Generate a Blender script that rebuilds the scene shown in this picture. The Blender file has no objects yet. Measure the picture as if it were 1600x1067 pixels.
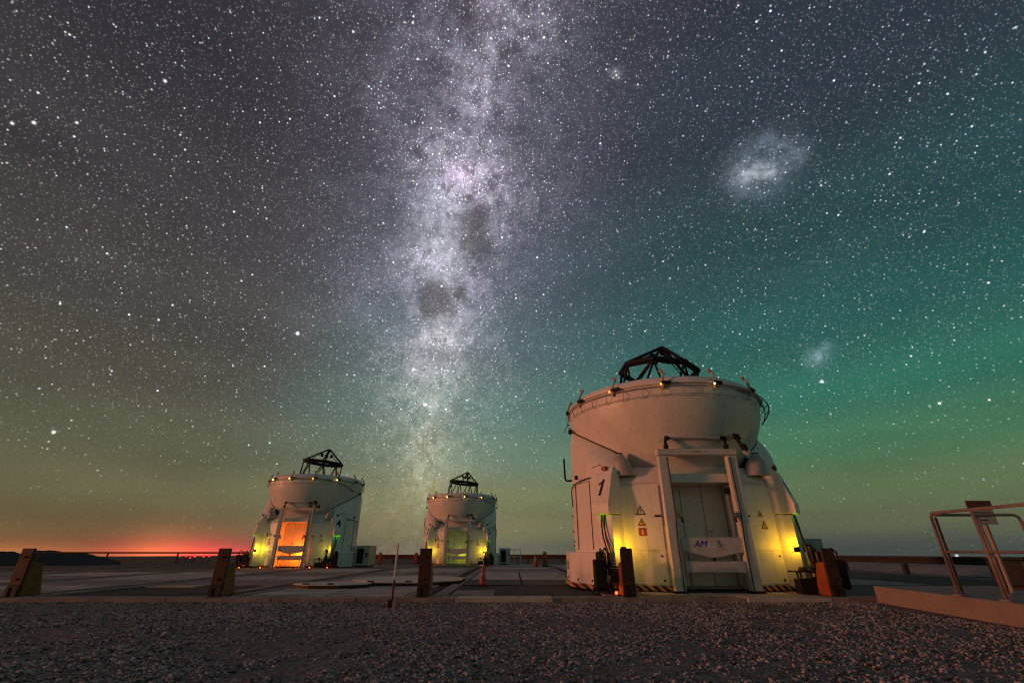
import bpy, math, random
import numpy as np
from mathutils import Vector, Matrix

random.seed(7)
rng = np.random.default_rng(11)
S = bpy.context.scene
COL = S.collection
R = math.radians

# ------------------------------------------------------------------ camera
CAM_H = 0.85
cam = bpy.data.cameras.new('camera')
cam.lens = 16.0
cam.sensor_width = 36.0
cam.clip_start = 0.05
cam.clip_end = 60000
co = bpy.data.objects.new('camera', cam)
COL.objects.link(co)
co.location = (0, 0, CAM_H)
co.rotation_euler = (R(90 + 24.56), 0, 0)
S.camera = co

# pixel (of the 1600 x 1067 photograph) to a sky direction, used to place sky features
_f, _th = 711.1, R(24.56)
def sky_dir(x, y):
    u, v = x - 800, y - 533.5
    d = Vector((u, _f * math.cos(_th) + v * math.sin(_th), _f * math.sin(_th) - v * math.cos(_th)))
    return d.normalized()

# ------------------------------------------------------------------ world: night sky with airglow, milky way and stars
W = bpy.data.worlds.new('World')
S.world = W
W.use_nodes = True
WT = W.node_tree
WT.nodes.clear()

class NT:
    """small helper to write node trees as expressions"""
    def __init__(s, t): s.t = t
    def n(s, typ, **kw):
        x = s.t.nodes.new(typ)
        for k, v in kw.items(): setattr(x, k, v)
        return x
    def put(s, sock, v):
        if isinstance(v, bpy.types.NodeSocket): s.t.links.new(v, sock)
        elif isinstance(v, (tuple, list, Vector)):
            v = tuple(v)
            if sock.type == 'RGBA' and len(v) == 3: v = v + (1,)
            sock.default_value = v
        else: sock.default_value = v
    def m(s, op, a, b=None, c=None, clamp=False):
        x = s.n('ShaderNodeMath', operation=op); x.use_clamp = clamp
        s.put(x.inputs[0], a)
        if b is not None: s.put(x.inputs[1], b)
        if c is not None: s.put(x.inputs[2], c)
        return x.outputs[0]
    def v(s, op, a, b=None, scale=None):
        x = s.n('ShaderNodeVectorMath', operation=op)
        s.put(x.inputs[0], a)
        if b is not None: s.put(x.inputs[1], b)
        if scale is not None: s.put(x.inputs['Scale'], scale)
        return x.outputs['Value'] if op in ('DOT_PRODUCT', 'LENGTH', 'DISTANCE') else x.outputs['Vector']
    def xyz(s, a):
        x = s.n('ShaderNodeSeparateXYZ'); s.put(x.inputs[0], a); return x.outputs
    def noise(s, vec, scale, detail=4, rough=0.55, dist=0.0, lac=2.0):
        x = s.n('ShaderNodeTexNoise'); s.put(x.inputs['Vector'], vec)
        x.inputs['Scale'].default_value = scale; x.inputs['Detail'].default_value = detail
        x.inputs['Roughness'].default_value = rough; x.inputs['Distortion'].default_value = dist
        return x.outputs
    def voro(s, vec, scale, feature='F1'):
        x = s.n('ShaderNodeTexVoronoi', feature=feature); s.put(x.inputs['Vector'], vec)
        x.inputs['Scale'].default_value = scale
        return x.outputs
    def ramp(s, fac, stops, interp='LINEAR'):
        x = s.n('ShaderNodeValToRGB'); cr = x.color_ramp; cr.interpolation = interp
        while len(cr.elements) < len(stops): cr.elements.new(0.5)
        for e, (p, c) in zip(cr.elements, stops):
            e.position = p
            if not isinstance(c, (tuple, list)): c = (c, c, c)
            e.color = (c[0], c[1], c[2], 1)
        s.put(x.inputs[0], fac)
        return x.outputs[0]
    def mr(s, val, a, b, c=0.0, d=1.0, smooth=True):
        x = s.n('ShaderNodeMapRange'); x.interpolation_type = 'SMOOTHSTEP' if smooth else 'LINEAR'; x.clamp = True
        s.put(x.inputs[0], val)
        for i, q in enumerate((a, b, c, d)): x.inputs[1 + i].default_value = q
        return x.outputs[0]
    def mix(s, f, a, b, blend='MIX'):
        x = s.n('ShaderNodeMix', data_type='RGBA', blend_type=blend)
        x.clamp_factor = True
        s.put(x.inputs[0], f); s.put(x.inputs[6], a); s.put(x.inputs[7], b)
        return x.outputs[2]

def lin(r, g, b):
    f = lambda c: (c / 255 / 12.92) if c / 255 <= 0.04045 else ((c / 255 + 0.055) / 1.055) ** 2.4
    return (f(r), f(g), f(b))

def build_sky():
    k = NT(WT)
    d = k.v('NORMALIZE', k.n('ShaderNodeTexCoord').outputs['Generated'])
    x, y, z = k.xyz(d)
    hl = k.m('SQRT', k.m('MAXIMUM', k.m('ADD', k.m('MULTIPLY', x, x), k.m('MULTIPLY', y, y)), 1e-6))
    hx = k.m('DIVIDE', x, hl)
    zc = k.m('MAXIMUM', z, 0.0)
    L = [(0.0, lin(74, 57, 49)), (0.035, lin(99, 87, 60)), (0.09, lin(105, 102, 74)), (0.17, lin(90, 89, 70)), (0.27, lin(78, 74, 64)),
         (0.4, lin(70, 66, 63)), (0.55, lin(62, 58, 60)), (0.72, lin(51, 48, 55)), (1.0, lin(42, 41, 50))]
    C = [(0.0, lin(98, 98, 84)), (0.04, lin(117, 115, 84)), (0.10, lin(118, 122, 88)), (0.18, lin(96, 119, 101)), (0.28, lin(78, 112, 107)),
         (0.4, lin(71, 94, 98)), (0.55, lin(66, 76, 88)), (0.72, lin(55, 57, 71)), (1.0, lin(44, 44, 55))]
    Q = [(0.0, lin(70, 76, 72)), (0.045, lin(94, 100, 76)), (0.10, lin(95, 115, 80)), (0.17, lin(74, 120, 88)), (0.26, lin(50, 109, 93)),
         (0.38, lin(42, 89, 84)), (0.52, lin(42, 72, 75)), (0.7, lin(45, 54, 64)), (1.0, lin(40, 41, 52))]
    wob = k.noise(d, 2.2, 3, 0.5)['Fac']
    h2 = k.m('ADD', hx, k.m('MULTIPLY', k.m('SUBTRACT', wob, 0.5), 0.35))
    colA = k.mix(k.mr(h2, -0.66, -0.08), k.ramp(zc, L, 'EASE'), k.ramp(zc, C, 'EASE'))
    base = k.mix(k.mr(h2, -0.10, 0.46), colA, k.ramp(zc, Q, 'EASE'))
    # faint bands in the airglow
    band = k.noise(k.v('MULTIPLY', d, (1.2, 1.2, 5.0)), 2.0, 4, 0.6)['Fac']
    base = k.mix(1.0, base, k.ramp(band, [(0.3, 0.86), (0.7, 1.14)]), 'MULTIPLY')

    # town glow low on the horizon
    def hglow(px, py, sa, sz, col):
        c = sky_dir(px, py); ch = Vector((c.x, c.y)).normalized()
        dx = k.m('SUBTRACT', k.m('DIVIDE', x, hl), ch.x); dy = k.m('SUBTRACT', k.m('DIVIDE', y, hl), ch.y)
        a2 = k.m('ADD', k.m('MULTIPLY', dx, dx), k.m('MULTIPLY', dy, dy))
        e = k.m('ADD', k.m('DIVIDE', a2, sa * sa), k.m('DIVIDE', k.m('ADD', zc, 0.002), sz))
        g = k.m('EXPONENT', k.m('MULTIPLY', e, -1.0))
        return k.v('SCALE', col, scale=g)
    glow = [hglow(303, 866, 0.10, 0.014, (0.85, 0.02, 0.025)), hglow(285, 866, 0.22, 0.019, (0.15, 0.03, 0.018)),
            hglow(245, 866, 0.05, 0.018, (0.32, 0.12, 0.02)), hglow(-5, 855, 0.11, 0.014, (0.36, 0.13, 0.02)), hglow(680, 830, 0.22, 0.12, (0.03, 0.025, 0.008))]
    gsum = glow[0]
    for g in glow[1:]: gsum = k.v('ADD', gsum, g)
    base = k.v('ADD', base, gsum)

    # the milky way: a band about a great circle
    p0, p1 = sky_dir(762, 0), sky_dir(640, 830)
    nrm = p0.cross(p1).normalized()
    if nrm.x < 0: nrm = -nrm
    warp = k.v('SUBTRACT', k.noise(d, 5.0, 5, 0.6)['Color'], (0.5, 0.5, 0.5))
    dw = k.v('ADD', d, k.v('SCALE', warp, scale=0.15))
    b = k.v('DOT_PRODUCT', dw, nrm)
    core = sky_dir(700, 330)
    along = k.v('DOT_PRODUCT', d, core)
    gauss = lambda val, s, o=0.0: k.m('EXPONENT', k.m('MULTIPLY', k.m('POWER', k.m('ABSOLUTE', k.m('DIVIDE', k.m('SUBTRACT', val, o), s)), 2.0), -1.0))
    wide = gauss(b, 0.20)
    mid = gauss(b, 0.085, 0.0)
    clump = k.noise(d, 11.0, 6, 0.62)['Fac']
    fine = k.noise(d, 42.0, 5, 0.65)['Fac']
    cl = k.m('MULTIPLY', k.mr(clump, 0.28, 0.72, 0.35, 1.5), k.mr(fine, 0.34, 0.66, 0.5, 1.5))
    prof = k.mr(along, 0.62, 1.0, 0.32, 1.0)
    fade = k.mr(z, -0.02, 0.42, 0.22, 1.0)
    mw = k.m('MULTIPLY', k.m('MULTIPLY', k.m('ADD', k.m('MULTIPLY', wide, 0.050), k.m('MULTIPLY', mid, 0.175)), cl), k.m('MULTIPLY', prof, fade))
    def blob(px, py, rad, warpamt=0.0):
        c = sky_dir(px, py)
        q = d if warpamt == 0 else k.v('ADD', d, k.v('SCALE', warp2, scale=warpamt))
        ds = k.v('DISTANCE', q, tuple(c))
        return k.m('EXPONENT', k.m('MULTIPLY', k.m('POWER', k.m('DIVIDE', ds, rad / _f), 2.0), -1.0))
    warp2 = k.v('SUBTRACT', k.noise(d, 17.0, 5, 0.65)['Color'], (0.5, 0.5, 0.5))
    # dust: the coalsack, the lanes beside the core, and thin lanes along the band
    dust = k.m('MULTIPLY', blob(686, 472, 32, 0.05), 1.0)
    for (px, py, r, a) in ((664, 486, 20, .95), (714, 457, 20, .9), (742, 345, 30, .95), (740, 382, 32, .95), (730, 322, 18, .85), (758, 405, 28, .7), (738, 428, 24, .55), (768, 330, 20, .55), (716, 372, 14, .7), (700, 120, 45, .5), (740, 15, 60, .55), (720, 640, 20, .5),
                           (700, 665, 22, .45), (655, 640, 15, .4), (625, 600, 22, .35), (640, 560, 18, .3), (640, 130, 30, .45), (885, 432, 12, .2)):
        dust = k.m('MAXIMUM', dust, k.m('MULTIPLY', blob(px, py, r, 0.08), a))
    lane = k.m('MULTIPLY', gauss(k.v('DOT_PRODUCT', k.v('ADD', d, k.v('SCALE', warp, scale=0.22)), nrm), 0.035, 0.035), 0.55)
    lane = k.m('MULTIPLY', lane, k.mr(k.noise(d, 7.0, 5, 0.6)['Fac'], 0.42, 0.62))
    dust = k.m('MAXIMUM', dust, lane)
    # branching thin lanes drawn out along the band
    sv = k.v('ADD', d, k.v('SCALE', tuple(nrm), scale=k.m('MULTIPLY', b, 1.6)))
    for sc_, wd, am in ((9.0, 0.06, 0.65), (21.0, 0.06, 0.38)):
        rn = k.noise(k.v('ADD', sv, (sc_, 1.3, 0.7)), sc_, 4, 0.6, 0.4)['Fac']
        rl = k.mr(k.m('ABSOLUTE', k.m('SUBTRACT', rn, 0.5)), 0.0, wd, 1.0, 0.0)
        dust = k.m('MAXIMUM', dust, k.m('MULTIPLY', k.m('MULTIPLY', rl, am), k.m('MULTIPLY', wide, k.mr(clump, 0.35, 0.6))))
    rag = k.noise(d, 34.0, 6, 0.65)['Fac']
    dust = k.m('MULTIPLY', k.mr(k.m('ADD', dust, k.m('MULTIPLY', k.m('SUBTRACT', rag, 0.5), 1.0)), 0.16, 0.88), 0.92)
    mwd = k.m('MULTIPLY', mw, k.m('SUBTRACT', 1.0, dust))
    mwcol = k.mix(k.mr(z, 0.12, 0.52), (1.06, 0.93, 0.68), k.mix(clump, (1.10, 0.90, 1.14), (0.98, 0.93, 1.18)))
    base = k.v('MULTIPLY', base, k.mix(k.m('MULTIPLY', dust, k.m('ADD', k.m('MULTIPLY', wide, 0.55), k.m('MULTIPLY', mid, 0.6))), (1, 1, 1), (1.22, 0.84, 0.70)))
    halo = k.m('MULTIPLY', k.m('MULTIPLY', gauss(b, 0.34), k.mr(along, 0.45, 1.0, 0.1, 1.0)), fade)
    sky = k.v('ADD', base, k.v('SCALE', mwcol, scale=k.m('ADD', mwd, k.m('MULTIPLY', halo, 0.024))))
    # star clouds, nebulae and the two satellite galaxies
    def addblob(acc, px, py, r, amt, col, w=0.0):
        return k.v('ADD', acc, k.v('SCALE', col, scale=k.m('MULTIPLY', k.m('MULTIPLY', blob(px, py, r, w), amt), cl2)))
    cl2 = k.mr(k.noise(d, 60.0, 5, 0.7)['Fac'], 0.34, 0.68, 0.42, 1.5)
    clouds = (0.0, 0.0, 0.0)
    pale, blue, pink = (1.0, 1.0, 1.06), (0.75, 0.92, 1.2), (1.15, 0.8, 1.15)
    for (px, py, r, a, c) in ((716, 271, 18, .20, pink), (716, 270, 7, .25, pink), (740, 285, 40, .06, pink), (685, 297, 13, .14, blue), (766, 222, 12, .10, blue), (690, 340, 42, .12, pale), (672, 330, 30, .07, blue),
                              (688, 390, 34, .13, pale), (650, 400, 50, .04, pale), (692, 522, 30, .13, (1.12, .95, .95)), (700, 425, 28, .10, pale), (665, 560, 40, .03, pale), (962, 118, 5, .25, pale),
                              (690, 600, 30, .05, (1.05, 1, .85)), (672, 700, 34, .07, (1.1, 1, .7)), (680, 640, 30, .05, (1.1, 1, .8)), (665, 760, 34, .06, (1.15, 1, .6)), (765, 312, 7, .08, pale),
                              (1150, 275, 22, .030, pale), (1160, 276, 9, .09, pale), (1173, 273, 9, .14, pale), (1186, 271, 9, .16, pale), (1199, 268, 9, .13, pale), (1211, 265, 9, .07, pale), (1178, 277, 27, .075, blue), (1222, 238, 22, .05, blue), (1243, 245, 13, .035, blue), (1196, 222, 12, .035, blue),
                              (1190, 230, 20, .035, blue), (1235, 240, 18, .03, blue), (1205, 288, 20, .035, blue), (1152, 286, 16, .03, blue), (1165, 250, 18, .04, blue),
                              (1268, 565, 8, .11, blue), (1277, 558, 8, .13, blue), (1286, 550, 8, .09, blue), (1294, 543, 7, .05, blue), (1281, 555, 16, .02, blue)):
        clouds = addblob(clouds, px, py, r, a, c, 0.015 if px > 1000 else 0.06)
    sky = k.v('ADD', sky, clouds)

    # stars in three size classes, denser along the band
    dens = k.m('ADD', k.m('MULTIPLY', wide, 0.6), k.m('MULTIPLY', mid, 0.7))
    dens = k.m('ADD', dens, k.m('ADD', k.m('MULTIPLY', blob(1190, 262, 40), 0.22), k.m('MULTIPLY', blob(1281, 555, 18), 0.2)))
    dens = k.m('ADD', dens, k.m('MULTIPLY', blob(714, 285, 50, 0.06), 0.8))
    dens = k.m('MULTIPLY', dens, k.m('MULTIPLY', k.m('SUBTRACT', 1.0, k.m('MULTIPLY', dust, 0.8)), k.mr(clump, 0.3, 0.7, 0.5, 1.2)))
    low = k.mr(z, 0.0, 0.38, 0.08, 1.0)                     # extinction close to the horizon
    def stars(sky, scale, rad, power, gain, mwgain, off):
        vo = k.voro(k.v('ADD', d, off), scale)
        s = k.m('MAXIMUM', k.m('SUBTRACT', 1.0, k.m('DIVIDE', vo['Distance'], rad * scale)), 0.0)
        s = k.m('MULTIPLY', s, s)
        cr, cg, cb = k.n('ShaderNodeSeparateColor'), None, None
        k.put(cr.inputs[0], vo['Color'])
        amp = k.m('MULTIPLY', k.m('POWER', cr.outputs[0], power), k.m('MULTIPLY', k.m('ADD', k.m('MULTIPLY', dens, mwgain), gain), low))
        tint = k.ramp(cr.outputs[1], [(0.0, (1.0, 0.75, 0.55)), (0.08, (1, 0.94, 0.88)), (0.5, (1, 1, 1)), (1.0, (0.80, 0.91, 1.15))])
        return k.v('ADD', sky, k.v('SCALE', tint, scale=k.m('MULTIPLY', s, amp)))
    sky = stars(sky, 360.0, 0.0016, 2.5, 0.36, 1.9, (3.1, 0.2, 1.7))
    sky = stars(sky, 165.0, 0.0019, 4.6, 1.9, 2.6, (0.4, 5.2, 2.3))
    sky = stars(sky, 66.0, 0.0025, 6.0, 4.5, 1.5, (7.4, 1.9, 4.8))
    # single bright stars
    bright = (0.0, 0.0, 0.0)
    for (px, py, r, a) in ((465, 521, 5.0, 2.5), (664, 632, 4.5, 2.5), (646, 577, 4.0, 1.8), (690, 447, 3.5, 1.6), (963, 118, 2.6, 1.2), (958, 122, 2.2, 1.0), (967, 122, 2.2, .9), (962, 112, 2, .8), (1284, 596, 4.0, 2.0), (84, 675, 3.5, 2.), (53, 192, 3.5, 2.), (19, 193, 3.2, 1.6),
                           (1495, 868, 3, 1.2), (1468, 630, 3.2, 1.6), (850, 59, 3.5, 1.8), (848, 22, 3, 1.3), (552, 50, 3.2, 1.5), (645, 36, 3.2, 1.5), (1283, 290, 2.6, 1.2), (766, 221, 3.6, 1.4), (120, 192, 3, 1.5), (258, 127, 3.4, 2.)):
        bright = k.v('ADD', bright, k.v('SCALE', (1, 0.98, 0.95), scale=k.m('MULTIPLY', blob(px, py, r * 0.36), a * 0.9)))
    sky = k.v('ADD', sky, bright)
    # below the horizon: dark ground haze
    sky = k.mix(k.mr(z, -0.05, -0.012), lin(30, 30, 33), sky)
    bg = k.n('ShaderNodeBackground'); k.put(bg.inputs['Color'], sky); bg.inputs['Strength'].default_value = 1.0
    out = k.n('ShaderNodeOutputWorld'); WT.links.new(bg.outputs[0], out.inputs['Surface'])
build_sky()
W.cycles.sampling_method = 'MANUAL'
W.cycles.sample_map_resolution = 512

# ------------------------------------------------------------------ the low red light from the left
sun = bpy.data.lights.new('sun', 'SUN')
sun.energy = 1.45
sun.color = (1.0, 0.32, 0.16)
sun.angle = R(5)
so = bpy.data.objects.new('sun', sun); COL.objects.link(so)
az, el = R(-104), R(3.2)
tow = Vector((math.sin(az) * math.cos(el), math.cos(az) * math.cos(el), math.sin(el)))
so.rotation_euler = tow.to_track_quat('Z', 'Y').to_euler()
so.location = tow * 60

S.view_settings.view_transform = 'Standard'
S.view_settings.look = 'None'
S.view_settings.exposure = 0.0
S.view_settings.gamma = 1.0
S.cycles.use_denoising = True
S.cycles.filter_width = 1.2
S.cycles.max_bounces = 6
S.cycles.sample_clamp_indirect = 3.0

# ------------------------------------------------------------------ materials
MAT = {}
def mat(name, col, rough=0.6, metal=0.0, var=0.25, scale=6.0, bump=0.0, bscale=60.0, col2=None, streak=False, spec=0.5):
    m = bpy.data.materials.new(name); m.use_nodes = True
    k = NT(m.node_tree); b = m.node_tree.nodes['Principled BSDF']
    pos = k.n('ShaderNodeNewGeometry').outputs['Position']
    nz = k.noise(pos, scale, 6, 0.62)['Fac']
    f = k.mr(nz, 0.3, 0.7)
    c2 = col2 or tuple(c * (1 - var) for c in col)
    c = k.mix(f, c2, col)
    if streak:
        # rain streaks and grime with their own shape
        st = k.noise(k.v('MULTIPLY', pos, (9.0, 9.0, 0.8)), 1.6, 5, 0.65)['Fac']
        c = k.mix(k.mr(st, 0.52, 0.76, 0.0, 0.62), c, tuple(q * w for q, w in zip(col, (0.60, 0.52, 0.42))))
        sp = k.noise(pos, 46.0, 3, 0.6)['Fac']
        c = k.mix(k.mr(sp, 0.66, 0.75, 0.0, 0.45), c, tuple(q * w for q, w in zip(col, (0.5, 0.4, 0.3))))
    k.put(b.inputs['Base Color'], c)
    k.put(b.inputs['Roughness'], k.mr(nz, 0.2, 0.8, max(0.05, rough - 0.12), min(1, rough + 0.12)))
    b.inputs['Metallic'].default_value = metal
    b.inputs['Specular IOR Level'].default_value = spec
    if bump:
        bn = k.n('ShaderNodeBump'); bn.inputs['Strength'].default_value = bump; bn.inputs['Distance'].default_value = 0.01
        k.put(bn.inputs['Height'], k.noise(pos, bscale, 5, 0.65)['Fac'])
        k.put(b.inputs['Normal'], bn.outputs[0])
    MAT[name] = m
    return m
def emit(name, col, strength):
    m = bpy.data.materials.new(name); m.use_nodes = True
    b = m.node_tree.nodes['Principled BSDF']
    b.inputs['Base Color'].default_value = (col[0] * .5, col[1] * .5, col[2] * .5, 1)
    b.inputs['Emission Color'].default_value = (*col, 1)
    b.inputs['Emission Strength'].default_value = strength
    m.cycles.emission_sampling = 'NONE'      # the lamps beside the bulbs light the scene
    MAT[name] = m
    return m

mat('white_paint', (0.79, 0.77, 0.72), 0.45, 0, 0.10, 2.2, 0.06, 30, streak=True)
mat('white_panel', (0.82, 0.80, 0.75), 0.40, 0, 0.08, 3.0, 0.05, 25, streak=True)
mat('grey_paint', (0.42, 0.42, 0.41), 0.5, 0, 0.15, 5.0, 0.05, streak=True)
mat('board_paint', (0.74, 0.75, 0.68), 0.5, 0, 0.15, 5.0, 0.05, streak=True)
mat('frame_paint', (0.66, 0.65, 0.61), 0.5, 0, 0.15, 5.0, 0.05, streak=True)
mat('black_metal', (0.012, 0.012, 0.014), 0.6, 0.0, 0.4, 9, spec=0.25)
mat('black_rubber', (0.012, 0.012, 0.013), 0.7, 0, 0.4, 9)
mat('dark_gap', (0.02, 0.02, 0.02), 0.9)
mat('steel', (0.25, 0.24, 0.23), 0.45, 0.7, 0.3, 8)
mat('galvanised', (0.30, 0.25, 0.23), 0.55, 0.3, 0.35, 8)
mat('sign_print', (0.03, 0.025, 0.02), 0.6)
mat('sign_yellow', (0.62, 0.40, 0.05), 0.5)
mat('sign_red', (0.45, 0.06, 0.03), 0.5)
mat('sign_white', (0.6, 0.58, 0.54), 0.5)
mat('blue_print', (0.03, 0.04, 0.35), 0.5)
mat('number_black', (0.015, 0.015, 0.015), 0.5)
mat('lid_concrete', (0.68, 0.61, 0.52), 0.85, 0, 0.2, 3, 0.2)
mat('lilac_gleam', (0.50, 0.42, 0.85), 0.2, 0.6)  # colour of the reflection painted along the door edge
mat('red_plastic', (0.25, 0.02, 0.01), 0.3)
mat('concrete', (0.35, 0.285, 0.255), 0.9, 0, 0.55, 1.7, 0.4, 40, streak=False)
mat('concrete_pale', (0.60, 0.51, 0.44), 0.9, 0, 0.48, 1.3, 0.4, 40)
mat('concrete_dark', (0.11, 0.095, 0.09), 0.92, 0, 0.45, 1.1, 0.4, 40)
mat('concrete_kerb', (0.27, 0.23, 0.21), 0.9, 0, 0.25, 2.1, 0.35, 30)
mat('dirt', (0.060, 0.045, 0.038), 0.95, 0, 0.5, 0.9, 0.8, 35)
mat('rust_post', (0.065, 0.024, 0.011), 0.65, 0.1, 0.5, 7, 0.2)
mat('rust_dark', (0.03, 0.02, 0.017), 0.7, 0.1, 0.5, 7)
mat('yellow_paint', (0.24, 0.10, 0.012), 0.55, 0, 0.45, 7, 0.1)
mat('orange_paint', (0.36, 0.09, 0.018), 0.55, 0, 0.35, 7, 0.1)
mat('cone_orange', (0.30, 0.05, 0.018), 0.5, 0, 0.25, 9)
mat('cone_white', (0.72, 0.70, 0.66), 0.5)
mat('wood_red', (0.14, 0.05, 0.035), 0.8, 0, 0.5, 5, 0.3)
mat('timber_dark', (0.045, 0.03, 0.027), 0.85, 0, 0.5, 4, 0.3)
mat('bracket_paint', (0.50, 0.42, 0.38), 0.5, 0.0, 0.2, 6)
mat('rail_pink', (0.26, 0.20, 0.19), 0.5, 0.0, 0.3, 6)
mat('vest_green', (0.35, 0.5, 0.02), 0.5)
mat('black_box', (0.02, 0.02, 0.022), 0.6)
emit('rim_bulb', (1.0, 0.62, 0.16), 6.0)
emit('rim_bulb_amber', (1.0, 0.34, 0.04), 4.0)
emit('yellow_bulb', (1.0, 0.72, 0.05), 9.0)
emit('green_strip', (0.15, 1.0, 0.05), 0.6)
emit('green_dim', (0.5, 0.8, 0.05), 0.22)
emit('red_bulb', (1.0, 0.10, 0.02), 3.0)
emit('orange_bulb', (1.0, 0.22, 0.02), 4.0)
emit('far_red', (1.0, 0.03, 0.03), 2.2)

# hazard striping print
def hazard():
    m = mat('hazard', (0.5, 0.3, 0.03), 0.6)
    k = NT(m.node_tree); b = m.node_tree.nodes['Principled BSDF']
    X, Y, Z = k.xyz(k.n('ShaderNodeTexCoord').outputs['Object'])
    w = k.m('FRACT', k.m('MULTIPLY', k.m('ADD', X, k.m('MULTIPLY', Z, 1.2)), 5.5))
    c = k.mix(k.m('GREATER_THAN', w, 0.5), (0.55, 0.26, 0.08), (0.012, 0.012, 0.012))
    k.put(b.inputs['Base Color'], c)
hazard()

# gravel: stones carry a tone of their own
def gravel_mats():
    m = bpy.data.materials.new('gravel_stone'); m.use_nodes = True
    k = NT(m.node_tree); b = m.node_tree.nodes['Principled BSDF']
    a = k.n('ShaderNodeAttribute'); a.attribute_name = 'tone'
    c = k.ramp(a.outputs['Fac'], [(0.0, (0.035, 0.032, 0.031)), (0.3, (0.11, 0.10, 0.10)), (0.6, (0.38, 0.335, 0.34)), (0.85, (0.52, 0.455, 0.46)), (1.0, (0.56, 0.44, 0.43))])
    pos = k.n('ShaderNodeNewGeometry').outputs['Position']
    c = k.mix(k.mr(k.noise(pos, 70, 3, .6)['Fac'], .35, .7, 0.0, .45), c, k.v('SCALE', c, scale=0.55))
    k.put(b.inputs['Base Color'], c); b.inputs['Roughness'].default_value = 0.95
    MAT['gravel_stone'] = m
    m = bpy.data.materials.new('ground'); m.use_nodes = True
    k = NT(m.node_tree); b = m.node_tree.nodes['Principled BSDF']
    pos = k.n('ShaderNodeNewGeometry').outputs['Position']
    n1 = k.noise(pos, 0.35, 5, 0.6)['Fac']; n2 = k.noise(pos, 24.0, 6, 0.7)['Fac']; n3 = k.voro(pos, 30.0)
    c = k.mix(k.mr(n2, .40, .64), (0.035, 0.030, 0.030), (0.27, 0.24, 0.245))
    sc = k.n('ShaderNodeSeparateColor'); k.put(sc.inputs[0], n3['Color'])
    c = k.mix(k.m('MULTIPLY', k.mr(sc.outputs[0], 0.3, 0.9), 0.45), c, (0.34, 0.30, 0.31))
    c = k.mix(k.mr(n1, .35, .65, 0, .35), c, (0.11, 0.097, 0.098))
    c = k.mix(k.mr(k.v('LENGTH', pos), 40, 75), c, k.mix(n1, (0.02, 0.016, 0.015), (0.05, 0.038, 0.034)))     # the slope is darker soil
    k.put(b.inputs['Base Color'], c); b.inputs['Roughness'].default_value = 0.95
    bn = k.n('ShaderNodeBump'); bn.inputs['Strength'].default_value = 0.9; bn.inputs['Distance'].default_value = 0.02
    k.put(bn.inputs['Height'], k.m('SUBTRACT', n2, n3['Distance'])); k.put(b.inputs['Normal'], bn.outputs[0])
    MAT['ground'] = m
gravel_mats()
mat('hills', (0.020, 0.019, 0.022), 1.0, 0, 0.4, 0.01)

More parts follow.
